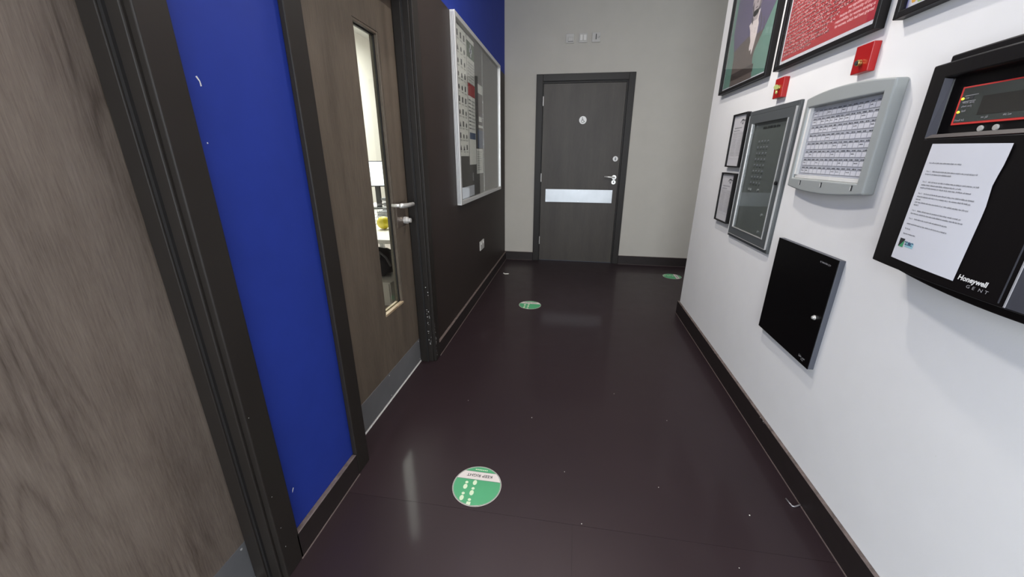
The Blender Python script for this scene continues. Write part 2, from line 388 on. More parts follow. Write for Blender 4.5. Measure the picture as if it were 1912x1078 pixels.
wb = newbm(); box(wb, XL, -0.82, -3.6, -3.45, 0, ZC); box(wb, 0.82, XR, -3.6, -3.45, 0, ZC); box(wb, -0.82, 0.82, -3.6, -3.45, 2.75, ZC)
obj('wall_back', wb, M['white'], label='white wall behind the camera around the entrance opening', cat='wall', kind='structure')
ws = newbm(); box(ws, 3.5, 3.6, 2.9, 3.2, 0, ZC); box(ws, 3.5, 3.6, 4.8, 5.06, 0, ZC); box(ws, 3.5, 3.6, 3.2, 4.8, 2.65, ZC); box(ws, 3.5, 3.6, 3.2, 4.8, 0, 0.55); box(ws, 1.145, 3.5, 3.11, 3.28, 0, ZC)
obj('wall_side', ws, M['white'], label='white walls of the side passage beyond the right corner', cat='wall', kind='structure')
wo = newbm(); box(wo, -3.45, -3.35, 0.7, 9.0, 0, ZC); box(wo, -4.1, XL-.16, 8.9, 9.0, 0, ZC); box(wo, -4.1, XL-.16, 0.7, 0.8, 0, ZC); box(wo, T, XL, 5.06, 9.0, 0, ZC)
obj('wall_office', wo, M['officewall'], label='pale office walls seen through the glass slot of the second door', cat='wall', kind='structure')
# entrance and side windows (behind the camera / round the corner)
def window_x(name, x0, x1, y, z0, z1, label):
    r = root(name, ((x0+x1)/2, y, z0), label, 'window', kind='structure')
    obj('window_frame', boxes((x0, x0+.05, y-.03, y+.03, z0, z1), (x1-.05, x1, y-.03, y+.03, z0, z1), (x0+.05, x1-.05, y-.03, y+.03, z1-.05, z1), (x0+.05, x1-.05, y-.03, y+.03, z0, z0+.05), ((x0+x1)/2-.025, (x0+x1)/2+.025, y-.03, y+.03, z0+.05, z1-.05)), M['frame'], r)
    obj('pane', boxes((x0+.05, (x0+x1)/2-.025, y-.003, y+.003, z0+.05, z1-.05), ((x0+x1)/2+.025, x1-.05, y-.003, y+.003, z0+.05, z1-.05)), M['glass'], r)
window_x('window_1', -0.82, 0.82, -3.52, 0.0, 2.75, 'glazed entrance behind the camera')
r = root('window_2', (3.55, 4.0, .55), 'side passage window round the right corner', 'window', kind='structure')
obj('window_frame', boxes((3.52, 3.58, 3.2, 3.25, .55, 2.65), (3.52, 3.58, 4.75, 4.8, .55, 2.65), (3.52, 3.58, 3.25, 4.75, .55, .6), (3.52, 3.58, 3.25, 4.75, 2.6, 2.65)), M['frame'], r)
obj('pane', B(3.547, 3.553, 3.25, 4.75, .6, 2.6), M['glass'], r)

r = root('window_3_fill', (-.95, -1.75, .25), 'added unseen window in the left wall behind the camera, for fill light', 'window', kind='structure')  # added opening, unseen, there for the fill light on the right wall
obj('window_frame', boxes((-1.0, -.94, -2.85, -2.8, .25, 2.5), (-1.0, -.94, -.70, -.65, .25, 2.5), (-1.0, -.94, -2.8, -.70, .25, .3), (-1.0, -.94, -2.8, -.70, 2.45, 2.5)), M['frame'], r)
obj('pane', B(-.973, -.967, -2.8, -.70, .3, 2.45), M['glass'], r)

# skirting boards, each with a bead of sealant along the floor
def baseboard(name, b, s, label):
    o = obj(name, B(*b), M['skirt'], bevel=.0025, label=label, cat='baseboard', kind='structure')
    obj('sealant', B(*s), M['sealant'], o)
baseboard('baseboard_left', (XL, XL+.02, .795, 1.165, 0, .105), (XL+.02, XL+.0235, .795, 1.165, 0, .003), 'dark skirting under the blue wall between the two oak doors')
baseboard('baseboard_left', (XL, XL+.02, 2.215, 4.88, 0, .100), (XL+.02, XL+.0235, 2.215, 4.88, 0, .003), 'dark skirting under the brown wall below the notice board')
baseboard('baseboard_far', (XL, -0.489, YF-.02, YF, 0, .107), (XL, -0.489, YF-.0225, YF-.02, 0, .002), 'short dark skirting left of the far toilet door')
baseboard('baseboard_far', (0.616, 3.4, YF-.02, YF, 0, .110), (0.616, 3.4, YF-.0225, YF-.02, 0, .002), 'dark skirting right of the far toilet door')
baseboard('baseboard_right', (XR-.017, XR, -3.4, 3.297, 0, .113), (XR-.020, XR-.017, -3.4, 3.297, 0, .003), 'long dark skirting under the white right wall')
baseboard('baseboard_side', (XR, 3.4, 3.28, 3.297, 0, .113), (XR, 3.4, 3.297, 3.3, 0, .003), 'dark skirting round the right corner')

# ------------------------------------------------------------------ oak doors of the left wall
def door_handle_set(parent, y, z, X, tip):
    bm = newbm(); cyl(bm, (X, y, z), (1, 0, 0), 0.0095, .052, 16)
    tube(bm, [(X+.05, y-.012, z), (X+.056, y, z+.001), (X+.056, y+.03, z-.003), (X+.054, y+.08, z-.006), (X+.050, tip, z-.008)], [.0115, .013, .013, .012, .0105], 14)
    h = obj('lever_handle', bm, M['satin'], parent, smooth=True); return h
def oak_door(name, y0, y1, wd, label, glazed):
    """y0..y1 is the clear opening; architrave, lining, stop and leaf around it"""
    Xf, Xl = -.845, -.95
    D = root(name, (XL, (y0+y1)/2, 0), label, 'door', kind='structure')
    fr = newbm()
    for a, b in ((y0-.083, y0), (y1+.008, y1+.084)): box(fr, XL, Xf, a, b, 0, 2.175)
    box(fr, XL, Xf, y0, y1+.008, 2.09, 2.175)
    obj('architrave', fr, M['frame'], D, bevel=.004, seg=3)
    ln = newbm()
    box(ln, T, XL+.002, y0-.035, y0, 0, 2.09); box(ln, T, XL+.002, y1, y1+.03, 0, 2.09); box(ln, T, XL+.002, y0, y1, 2.05, 2.09)
    obj('lining', ln, M['frame'], D, bevel=.003)
    sl = newbm(); box(sl, Xl+.004, Xl+.048, y1-.012, y1, .0, 2.05); box(sl, Xl+.004, Xl+.048, y0, y1-.012, 2.038, 2.05)
    obj('stop', sl, M['frame'], D, bevel=.002)
    gs = newbm(); box(gs, Xl+.048, Xl+.056, y1-.007, y1, .0, 2.05)
    obj('seal', gs, M['gap'], D)
    lf = newbm()
    if glazed:
        gy0, gy1, gz0, gz1 = 1.727, 1.953, .488, 1.852
        plate_with_hole(lf, Xl-.045, Xl, y0+.004, y1-.004, .010, 2.036, gy0, gy1, gz0, gz1)
    else: box(lf, Xl-.045, Xl, y0+.004, y1-.004, .010, 2.036)
    leaf = obj('leaf', lf, M['wood2'] if glazed else M['wood1'], D)
    if glazed:
        bd = newbm()                                           # beads around the glass
        for (a, b, c, d) in ((gy0, gy0+.012, gz0, gz1), (gy1-.012, gy1, gz0, gz1), (gy0+.012, gy1-.012, gz1-.012, gz1)):
            box(bd, Xl-.042, Xl-.027, a, b, c, d); box(bd, Xl-.0175, Xl-.002, a, b, c, d)
        obj('glazing_bead', bd, M['wood2'], D, bevel=.002)
        obj('glazing_sill', boxes((Xl-.0175, Xl+.003, gy0+.004, gy1-.004, gz0, gz0+.013), (Xl-.042, Xl-.027, gy0+.012, gy1-.012, gz0, gz0+.013)), M['rawwood'], D, bevel=.002, label='pale worn wooden sill at the foot of the glass slot')
        obj('gasket', boxes((Xl-.0225, Xl-.0172, gy1-.018, gy1-.012, gz0, gz1-.012), (Xl-.0225, Xl-.0172, gy0+.012, gy0+.018, gz0, gz1-.012), (Xl-.0225, Xl-.0172, gy0+.018, gy1-.018, gz1-.018, gz1-.012)), M['gap'], D)
        obj('glass', B(Xl-.0265, Xl-.0225, gy0+.006, gy1-.006, gz0+.004, gz1-.004), M['glassdoor'], D)
    kp = obj('kick_plate', B(Xl, Xl+.0018, y0+.012, y1-.006, .012, .168), M['kick'], D, bevel=.0008, label='thin steel kick plate')
    for yy in (y0+.03, (y0+y1)/2, y1-.025):
        for zz in (.026, .155): obj('screw', cyl(newbm(), (Xl+.0018, yy, zz), (1, 0, 0), .0035, .001, 10), M['satin'], kp)
    obj('threshold_strip', B(Xl-.03, Xl+.006, y0, y1-.001, 0.0, .006), M['thresh'], D, bevel=.0015, label='bright metal strip under the door')
    return D
D1 = oak_door('door_1', -.24, .722, 1, 'nearest grey-brown oak door filling the left edge of the view', False)
D2 = oak_door('door_2', 1.25, 2.132, 1, 'second oak door with a tall glass slot and steel lever handle', True)
ironm = newbm()
lock = newbm(); box(lock, -.95, -.9475, 1.965, 2.078, .925, 1.062)
esc = obj('lock_plate', lock, M['steelbrown'], D2, bevel=.001)
door_handle_set(D2, 1.925, 1.052, -.95, 2.085)
lk = newbm(); cyl(lk, (-.9475, 2.055, .955), (1, 0, 0), .020, .022, 20); cyl(lk, (-.9255, 2.055, .955), (1, 0, 0), .013, .018, 16)
obj('lock_cylinder', lk, M['satin'], D2, bevel=.001)
# paint chips on the frames and walls (small scars where the plaster or primer shows)
def chips(parent, plane, spots, name='paint_chip'):
    bm = newbm()
    for a, b, s_, e in spots:
        n = 6; rot = random.random()*PI
        pts = []
        for i in range(n):
            t = i*2*PI/n; rr = s_*(0.6+0.5*random.random()); x, y = rr*math.cos(t), rr*e*math.sin(t)
            pts.append((a+x*math.cos(rot)-y*math.sin(rot), b+x*math.sin(rot)+y*math.cos(rot)))
        plane.slab(bm, pts, .0004)
    return obj(name, bm, M['chip'], parent, kind='stuff')
PL = Plane((XL, 0, 0), (0, 1, 0), (0, 0, 1))
c_ = newbm(); PL.slab(c_, [(.848, 1.470), (.852, 1.472), (.8575, 1.463), (.859, 1.452), (.8555, 1.451), (.855, 1.461)], .0004)
PL.slab(c_, [(.836, 1.329), (.839, 1.330), (.840, 1.327), (.837, 1.326)], .0004)
PL.slab(c_, [(.838, .244), (.8405, .246), (.847, .257), (.8455, .259), (.840, .252)], .0004)
obj('paint_chip', c_, M['chip'], wall_left, kind='stuff')
PA = Plane((-.845, 0, 0), (0, 1, 0), (0, 0, 1))
chips(D2, PA, [(2.150+random.uniform(-.006, .012), .03+abs(random.gauss(0, .17)), random.choice((.0018, .0026, .0034)), random.uniform(.4, 1)) for _ in range(16)])
chips(D1, PA, [(.742+random.uniform(-.004, .01), z_, .0016, .7) for z_ in (.33, .20, .12, .62)])
PS = Plane((0, 2.132, 0), (1, 0, 0), (0, 0, 1))
chips(D2, PS, [(-.878+random.uniform(-.010, .012), .12+abs(random.gauss(0, .2)), random.choice((.0016, .0026, .0038)), random.uniform(.5, 1.6)) for _ in range(26)])

# ------------------------------------------------------------------ far door (accessible toilet)
D3 = root('door_3', (.065, YF, 0), 'dark grey wooden toilet door in the end wall', 'door', kind='structure')
fx0, fx1 = -.489, .616
fr = newbm(); yF0 = YF-.018
box(fr, fx0, -.414, yF0, YF, 0, 2.197); box(fr, .545, fx1, yF0, YF, 0, 2.197); box(fr, -.414, .545, yF0, YF, 2.124, 2.197)
obj('architrave', fr, M['frame'], D3, bevel=.003)
ln = newbm(); box(ln, -.424, -.409, YF-.004, YF+.15, 0, 2.13); box(ln, .541, .556, YF-.004, YF+.15, 0, 2.13); box(ln, -.409, .541, YF-.004, YF+.15, 2.117, 2.13)
obj('lining', ln, M['gap'], D3)
sl = newbm(); box(sl, .528, .541, YF+.004, YF+.02, 0, 2.117); box(sl, -.409, .528, YF+.004, YF+.02, 2.104, 2.117)
obj('stop', sl, M['frame'], D3, bevel=.002)
Yd = YF+.012
obj('leaf', B(-.406, .527, Yd, Yd+.045, .008, 2.102), M['wood3'], D3, bevel=.002)
pp = obj('push_plate', B(-.346, .474, Yd-.0018, Yd, .765, .922), M['steel'], D3, bevel=.0008, label='wide brushed steel push plate')
for xx in (-.334, .064, .462):
    for zz in (.777, .910): obj('screw', cyl(newbm(), (xx, Yd-.0018, zz), (0, -1, 0), .0035, .001, 10), M['satin'], pp)
PF = Plane((0, Yd, 0), (1, 0, 0), (0, 0, 1))
sg = obj('toilet_sign', cyl(newbm(), (.064, Yd, 1.713), (0, -1, 0), .043, .003, 36), M['chalk'], D3, bevel=.0008, label='round white sign with a wheelchair symbol')
s_ = newbm(); a, b = .064, 1.713; L = .0034
PF.disc(s_, a-.006, b+.026, .0048, L, 14)
PF.ribbon(s_, [(a-.006, b+.019), (a-.005, b-.003), (a+.010, b-.003), (a+.017, b-.020), (a+.023, b-.018)], .0052, L)
PF.ribbon(s_, [(a-.005, b+.010), (a+.008, b+.010)], .004, L)
PF.ring(s_, a-.001, b-.010, .0145, .0188, L, 26, math.radians(125), math.radians(345))
obj('wheelchair_symbol', s_, M['ink'], sg)
tn = obj('thumb_turn_rose', cyl(newbm(), (.474, Yd, 1.285), (0, -1, 0), .030, .004, 30), M['chalk'], D3, bevel=.001, label='round white lock disc with a figure')
s_ = newbm(); PF.disc(s_, .474, 1.297, .006, .0044, 14); PF.rect(s_, .469, .479, 1.268, 1.290, .0044); PF.rect(s_, .464, .484, 1.280, 1.288, .0044)
obj('figure_symbol', s_, M['inkgrey'], tn)
bm = newbm(); cyl(bm, (.478, Yd, 1.072), (0, -1, 0), .027, .007, 28); obj('handle_rose', bm, M['satin'], D3, bevel=.0015)
bm = newbm(); cyl(bm, (.478, Yd-.007, 1.072), (0, -1, 0), .0095, .040, 16)
tube(bm, [(.484, Yd-.047, 1.072), (.470, Yd-.050, 1.073), (.42, Yd-.050, 1.077), (.358, Yd-.046, 1.081)], [.009, .0105, .0098, .0085], 14)
obj('lever_handle', bm, M['satin'], D3, smooth=True)
bm = newbm(); cyl(bm, (.476, Yd, 1.016), (0, -1, 0), .026, .007, 28); obj('lock_rose', bm, M['satin'], D3, bevel=.0015)
bm = newbm(); box(bm, .470, .482, Yd-.010, Yd-.006, 1.006, 1.028); obj('keyway', bm, M['inkgrey'], D3)
for zz in (1.92, 1.06, .27):
    bm = newbm(); cyl(bm, (-.4085, Yd-.008, zz-.05), (0, 0, 1), .0065, .10, 14); obj('hinge', bm, M['satin'], D3)

# ================================================================== THINGS ON THE LEFT WALL
NBX = XL+.035
nb = root('notice_board', (XL, 3.64, .95), 'long glazed notice board in a pale aluminium frame on the dark wall', 'notice board')
y0, y1, z0, z1 = 2.825, 4.458, .950, 2.208; fwid = .030
fr = newbm()
box(fr, XL, NBX, y0, y0+fwid, z0, z1); box(fr, XL, NBX, y1-fwid, y1, z0, z1)
box(fr, XL, NBX, y0+fwid, y1-fwid, z0, z0+fwid); box(fr, XL, NBX, y0+fwid, y1-fwid, z1-fwid, z1)
fo = obj('frame', fr, M['alu'], nb, bevel=.002)
gr = newbm()
for k in range(3): box(gr, XL+.006+k*.009, XL+.0095+k*.009, y0-.0008, y0, z0+.012, z1-.012)
obj('frame_groove', gr, M['inkgrey'], fo)
obj('pin_panel', B(XL, XL+.008, y0+fwid, y1-fwid, z0+fwid, z1-fwid), M['felt'], nb)
for (a, b) in ((y0+fwid, (y0+y1)/2+.006), ((y0+y1)/2-.006, y1-fwid)):
    k = NBX-.008 if a < 3 else NBX-.013
    obj('sliding_glass', B(k-.004, k, a, b, z0+fwid, z1-fwid), M['glassboard'], nb)
def notice(name, label, cat, y0_, y1_, za, zb, base, group=None):
    r = root(name, (XL+.008, (y0_+y1_)/2, za), label, cat, group)
    obj('sheet', B(XL+.0082, XL+.0092, y0_, y1_, za, zb), base, r)
    return r, Plane((XL+.0092, y0_, za), (0, 1, 0), (0, 0, 1)), y1_-y0_, zb-za
GN = 'notices behind the board glass'
r, P, W_, H_ = notice('safety_notice', 'long white notice of small dark signs in rows, at the near end of the board', 'notice', 2.905, 3.185, 1.305, 2.165, M['paperdim'], GN)
bm = newbm(); k = 0
for i in range(10):
    for j in range(3):
        a, b = .030+j*.085, H_-.075-i*.083
        q = random.random()
        if q < .4: P.disc(bm, a+.02, b+.022, .017, .0004, 12); 
        elif q < .75: P.rect(bm, a+.004, a+.036, b+.008, b+.046)
        else: P.poly(bm, [(a, b+.004), (a+.042, b+.004), (a+.021, b+.045)])
        P.scribble(bm, a, b-.010, .055, .007)
obj('printed_signs', bm, M['ink'], r)
r, P, W_, H_ = notice('first_aid_notice', 'tall notice with a green cross header and a red block, second on the board', 'notice', 3.200, 3.420, 1.238, 2.165, M['paperdim'], GN)
bm = newbm(); P.rect(bm, 0, W_, H_-.14, H_-.03); obj('green_header', bm, M['pgreen'], r)
bm = newbm(); P.rect(bm, .095, .125, H_-.128, H_-.042, .0008); P.rect(bm, .070, .150, H_-.1, H_-.070, .0008); obj('white_cross', bm, M['paper'], r)
bm = newbm(); P.rect(bm, .004, W_-.004, .52, .61); obj('red_block', bm, M['pred'], r)
bm = newbm()
for i in range(8): P.scribble(bm, .012, H_-.18-i*.020, W_-.03, .009)
for i in range(9): 
    P.rect(bm, .010, .075, .485-i*.026, .494-i*.026); P.scribble(bm, .085, .483-i*.026, .12, .010)
obj('printed_text', bm, M['inkgrey'], r)
bm = newbm(); P.rect(bm, .02, W_-.01, .20, .25); obj('blue_block', bm, M['pblue'], r)
r, P, W_, H_ = notice('photo_notice', 'grey photo notice with a dark navy foot, third on the board', 'notice', 3.490, 3.730, 1.375, 1.910, M['pgrey'], GN)
bm = newbm(); P.rect(bm, 0, W_, 0, .15); obj('navy_foot', bm, M['pblue'], r)
bm = newbm(); P.rect(bm, .03, W_-.03, H_-.09, H_-.02); obj('pale_caption', bm, M['paperdim'], r); bm = newbm(); P.rect(bm, .05, .16, .22, .26); obj('pale_caption', bm, M['paperdim'], r); bm = newbm(); P.rect(bm, .03, .20, .17, .19); obj('pale_caption', bm, M['paperdim'], r)
r, P, W_, H_ = notice('printed_list', 'narrow white printed list hanging under the grey photo notice', 'notice', 3.435, 3.672, 1.157, 1.368, M['paperdim'], GN)
bm = newbm()
for i in range(9): P.scribble(bm, .02, H_-.03-i*.019, .12+.06*random.random(), .008)
obj('printed_text', bm, M['inkgrey'], r)
r, P, W_, H_ = notice('blank_card', 'blank white landscape card at the bottom near corner of the board', 'card', 2.905, 3.325, .985, 1.070, M['paper'], GN)
# the double power socket
so = root('power_socket', (XL, 3.575, .437), 'white double power socket low on the dark wall under the notice board', 'socket')
bm = newbm(); box(bm, XL, XL+.009, 3.495, 3.655, .437, .525); obj('faceplate', bm, M['wallplate'], so, bevel=.002)
for yy in (3.515, 3.592):
    obj('rocker_switch', B(XL+.009, XL+.0125, yy+.012, yy+.026, .492, .515), M['chalk'], so, bevel=.001)
    bm = newbm(); Pk = Plane((XL+.009, yy, .447), (0, 1, 0), (0, 0, 1))
    Pk.rect(bm, .016, .022, .022, .036); Pk.rect(bm, .004, .013, .006, .011); Pk.rect(bm, .026, .035, .006, .011)
    obj('pin_slots', bm, M['ink'], so)

# ================================================================== SWITCH PLATES ON THE FAR WALL
def plate(name, x, label, zc=2.541):
    r = root(name, (x, YF, zc-.045), label, 'switch', 'switch plates above the toilet door')
    bm = newbm(); box(bm, x-.045, x+.045, YF-.010, YF, zc-.045, zc+.045); obj('faceplate', bm, M['wallplate'], r, bevel=.002)
    return r
r = plate('switch_plate', -.129, 'leftmost of the three switch plates, plain with one horizontal rocker')
bm = newbm(); box(bm, -.150, -.095, YF-.016, YF-.010, 2.512, 2.552); obj('rocker', bm, M['wallplate'], r, bevel=.003)
obj('rocker_edge', B(-.150, -.093, YF-.0165, YF-.012, 2.509, 2.5125), M['inkgrey'], r)
r = plate('switch_plate', .014, 'middle of the three switch plates, with two bright rockers')
for xx in (-.006, .034): obj('rocker', B(xx-.014, xx+.014, YF-.0155, YF-.010, 2.515, 2.570), M['rocker'], r, bevel=.002)
r = plate('switch_plate', .155, 'rightmost of the three switch plates, with a black vertical lever and tiny print')
obj('lever', B(.149, .157, YF-.018, YF-.010, 2.522, 2.572), M['ink'], r, bevel=.001)
Pw = Plane((0, YF-.010, 0), (1, 0, 0), (0, 0, 1)); bm = newbm(); Pw.scribble(bm, .168, 2.545, .026, .006); Pw.scribble(bm, .168, 2.534, .026, .006); obj('printed_text', bm, M['ink'], r)

# ================================================================== FLOOR STICKERS
def sticker(cx, cy_, rgt, upv, label, detail=True, R=.102):
    r = root('floor_sticker', (cx, cy_, 0), label, 'sticker', 'round keep right floor stickers')
    P = Plane((cx, cy_, 0), (*rgt, 0), (*upv, 0))
    bm = newbm(); cyl(bm, (cx, cy_, 0), (0, 0, 1), R, .0007, 64); obj('disc', bm, M['stickwhite'], r)
    bm = newbm(); P.ring(bm, 0, 0, R*.965, R*.983, .0009, 64); obj('rim_line', bm, M['greendk'], r)
    # local b axis: the white band lies at b -.072..-.027 (nearest the reader's feet)
    def chord(b): return math.sqrt(max(0, (R*.955)**2-b*b))
    def cap(b0, b1, n=24):
        pts = []; 
        for i in range(n+1): b = b0+(b1-b0)*i/n; pts.append((chord(b), b))
        for i in range(n, -1, -1): b = b0+(b1-b0)*i/n; pts.append((-chord(b), b))
        return pts
    bm = newbm(); P.poly(bm, cap(-.027, R*.954), .0009); P.poly(bm, cap(-R*.954, -.072), .0009); obj('green_print', bm, M['green'], r)
    bm = newbm(); P.rect(bm, -chord(-.027), chord(-.027), -.0285, -.0270, .0011); P.rect(bm, -chord(-.072), chord(-.072), -.0720, -.0705, .0011); obj('band_lines', bm, M['greendk'], r)
    bm = newbm(); P.text(bm, 'KEEP RIGHT', .0205, 0, -.0575, .0011, 'CENTER', bold=.0002, sx=1.02)
    # serifs of the lettering
    obj('lettering', bm, M['ink'], r)
    bm = newbm()
    for i in range(7): P.rect(bm, -.028+i*.008, -.0225+i*.008, -.085, -.080, .0011)
    obj('small_print', bm, M['foot'], r)
    for a, b0, part_ in ((.046, -.016, 0), (.011, -.041, 1), (.012, .011, 0), (.046, .040, 0), (.013, .066, 2)):
        bm = newbm()
        if part_ != 1: P.disc(bm, a, b0+.0068, .0066, .0011, 16, .0064)           # heel
        if part_ != 2: P.disc(bm, a+.0006, b0+.0285, .0086, .0011, 20, .0128)      # sole
        else: P.poly(bm, [(a-.0078, b0+.0165), (a+.0078, b0+.0165), (a+.0086, b0+.026), (a+.0072, b0+.0305), (a-.0072, b0+.0305), (a-.0086, b0+.026)], .0011)
        obj('footprint', bm, M['foot'], r)
    return r
sticker(-.330, 1.188, (-1, 0), (0, -1), 'nearest green keep right floor sticker with white footprints')
sticker(-.340, 3.262, (-1, 0), (0, -1), 'green keep right floor sticker in mid corridor beside the notice board wall')
sticker(1.185, 4.430, (0, 1), (-1, 0), 'farthest green keep right floor sticker, half hidden by the right wall corner')

# ================================================================== RIGHT WALL
RW = Plane((XR, 0, 0), (0, -1, 0), (0, 0, 1))
def rplane(d, y=0, z=0): return Plane((XR-d, y, z), (0, -1, 0), (0, 0, 1))     # a = distance towards the camera
def picture_frame(y_far, z_bot, label, wd=.686, ht=.96, dep=.030, bar=.017):
    r = root('picture_frame', (XR, y_far-wd/2, z_bot), label, 'picture frame', 'large black picture frames in a row')
    ya, yb = y_far-wd, y_far; X0 = XR-dep
    fr = newbm()
    box(fr, X0, XR, ya, ya+bar, z_bot, z_bot+ht); box(fr, X0, XR, yb-bar, yb, z_bot, z_bot+ht)
    box(fr, X0, XR, ya+bar, yb-bar, z_bot, z_bot+bar+.002); box(fr, X0, XR, ya+bar, yb-bar, z_bot+ht-bar, z_bot+ht)
    obj('frame', fr, M['framebk'], r, bevel=.002)
    obj('backing', B(XR-.012, XR-.002, ya+bar, yb-bar, z_bot+bar, z_bot+ht-bar), M['mount'], r)
    obj('glass', B(X0+.006, X0+.0085, ya+bar, yb-bar, z_bot+bar, z_bot+ht-bar), M['glass'], r)
    return r, Plane((XR-.012, yb-bar, z_bot+bar), (0, -1, 0), (0, 0, 1)), wd-2*bar, ht-2*bar
# 1: portrait
r, P, W_, H_ = picture_frame(3.078, 1.704, 'framed print of a person in a dark suit on teal, nearest the far wall')
bm = newbm(); P.rect(bm, .001, W_-.004, .004, H_-.01, .0004); obj('print_border', bm, M['paper'], r)
bm = newbm(); P.rect(bm, .006, W_-.008, .015, H_-.015, .0007); obj('print_ground', bm, M['teal'], r)
bm = newbm(); P.poly(bm, [(.125, .013), (.450, .013), (.418, .120), (.427, .154), (.50, .235), (.594, .336), (.63, .40), (.60, .47), (.50, .53), (.40, .55), (.30, .55), (.18, .51), (.06, .44), (.05, .33), (.103, .209), (.114, .186)], .0010); obj('suit', bm, M['suit'], r)
bm = newbm(); P.rect(bm, .122, .448, .045, .085, .0013); obj('dark_band', bm, M['suitdk'], r)
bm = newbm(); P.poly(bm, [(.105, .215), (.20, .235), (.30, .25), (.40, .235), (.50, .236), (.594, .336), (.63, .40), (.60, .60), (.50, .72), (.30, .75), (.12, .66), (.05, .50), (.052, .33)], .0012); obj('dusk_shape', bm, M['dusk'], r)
bm = newbm(); P.poly(bm, [(.385, .140), (.400, .172), (.416, .235), (.418, .285), (.403, .31), (.41, .36), (.36, .35), (.33, .325), (.286, .309), (.318, .27), (.325, .249), (.345, .215), (.340, .185), (.352, .165), (.372, .172)], .0013); obj('shirt', bm, M['shirt'], r)
bm = newbm(); P.disc(bm, .350, .425, .062, .0016, 28, .088); P.poly(bm, [(.318, .32), (.385, .315), (.392, .37), (.315, .37)], .0016); obj('face', bm, M['skin'], r)
bm = newbm()
P.poly(bm, [(.285, .43), (.287, .50), (.34, .525), (.39, .52), (.415, .48), (.412, .43), (.40, .475), (.35, .49), (.30, .47)], .0019)
P.disc(bm, .328, .436, .009, .0019, 12, .005); P.disc(bm, .374, .436, .009, .0019, 12, .005); P.rect(bm, .338, .368, .378, .384, .0019); P.poly(bm, [(.352, .430), (.345, .402), (.360, .402)], .0019)
P.poly(bm, [(.290, .40), (.318, .345), (.322, .365), (.305, .42)], .0019); P.poly(bm, [(.300, .335), (.330, .30), (.336, .325), (.318, .35)], .0019); P.poly(bm, [(.405, .40), (.385, .335), (.380, .36), (.395, .42)], .0019)
P.ribbon(bm, [(.425, .335), (.450, .29), (.455, .235)], .010, .0019); P.ribbon(bm, [(.48, .30), (.495, .265), (.49, .235)], .008, .0019)
obj('face_shading', bm, M['hair'], r)
# 2: red text poster
r, P, W_, H_ = picture_frame(2.306, 1.704, 'framed red poster packed with pale text, middle of the frame row')
bm = newbm(); P.rect(bm, .001, W_-.001, .002, H_-.01, .0004); obj('print_border', bm, M['paper'], r)
bm = newbm(); P.rect(bm, .012, W_-.001, .0215, H_-.018, .0007); obj('print_ground', bm, M['posterred'], r)
bm = newbm()
words = {1: 'for women, which had been granted', 2: 'responsibility, for women studying at', 3: 'became the University of London', 4: 'was appointed principal of'}
lh, ts, x0, x1 = .0158, .0142, .022, W_-.040
for i in range(52):
    b = .038+i*lh
    full = {0: .40, 15: .62, 16: .9, 28: .5, 40: .7}.get(i, 1.0)
    if i in (16, 29, 41): continue
    if i in words:
        L_ = len(words[i])*ts*.475
        P.text(bm, words[i], ts, x1, b, .0010, 'RIGHT', bold=.0004)
        P.scribble(bm, x0, b, (x1-x0)-L_-.012, ts*.58, .0010, .34)
    else: P.scribble(bm, x0, b, (x1-x0)*full, ts*.58, .0010, .34)
obj('printed_text', bm, M['pink'], r)
# 3: bright drawing
r, P, W_, H_ = picture_frame(1.546, 1.704, 'framed white print with yellow shapes, nearest the camera above the black alarm panel')
bm = newbm(); P.rect(bm, .001, W_-.001, .001, H_-.02, .0004); obj('print_ground', bm, M['paper'], r)
bm = newbm(); P.rect(bm, .001, .007, .001, H_-.02, .0007); obj('lilac_edge', bm, M['lilac'], r)
bm = newbm(); P.poly(bm, [(.016, .024), (.020, .017), (.030, .0165), (.034, .022), (.040, .06), (.042, .14), (.030, .22), (.018, .16)], .0007); obj('yellow_shape', bm, M['ochre'], r)
bm = newbm(); P.poly(bm, [(.035, .019), (.040, .018), (.060, .06), (.058, .14), (.044, .12)], .0009); obj('orange_shape', bm, M['orange'], r)
bm = newbm(); P.rect(bm, .041, W_-.05, .0125, .030, .0007); obj('green_line', bm, M['lime'], r)

# red key boxes
def key_box(ya, yb, z0, z1, label):
    r = root('key_switch_box', (XR, (ya+yb)/2, z0), label, 'key box', 'red key switches under the picture frames')
    bm = newbm(); box(bm, XR-.024, XR, ya, yb, z0, z1); obj('body', bm, M['red'], r, bevel=.002)
    return r
r = key_box(2.180, 2.264, 1.577, 1.665, 'small red key box below the gap between the first two picture frames')
kc, kz = 2.212, 1.622
obj('lock', cyl(newbm(), (XR-.024, kc, kz), (-1, 0, 0), .011, .004, 20), M['brass'], r, bevel=.001)
bm = newbm(); box(bm, XR-.034, XR-.027, kc-.0012, kc+.0012, kz-.003, kz+.003); cyl(bm, (XR-.038, kc-.0016, kz+.002), (0, 1, 0), .011, .0032, 20); obj('key', bm, M['fob'], r, bevel=.0005)
bm = newbm(); tube(bm, [(XR-.038, kc, kz-.008), (XR-.037, kc, kz-.014), (XR-.034, kc, kz-.018)], .0014, 8); sphere(bm, (XR-.033, kc, kz-.021), .0070, 14, (.7, 1, 1.1)); obj('key_tag', bm, M['fob'], r, smooth=True)
r = key_box(1.611, 1.694, 1.580, 1.668, 'larger looking red key box below the middle red poster frame')
kc, kz = 1.652, 1.611
obj('lock', cyl(newbm(), (XR-.024, kc, kz), (-1, 0, 0), .010, .012, 20), M['brass'], r, bevel=.001)
bm = newbm(); cyl(bm, (XR-.036, kc, kz), (-1, 0, 0), .0065, .004, 16); obj('key_slot', bm, M['ink'], r)

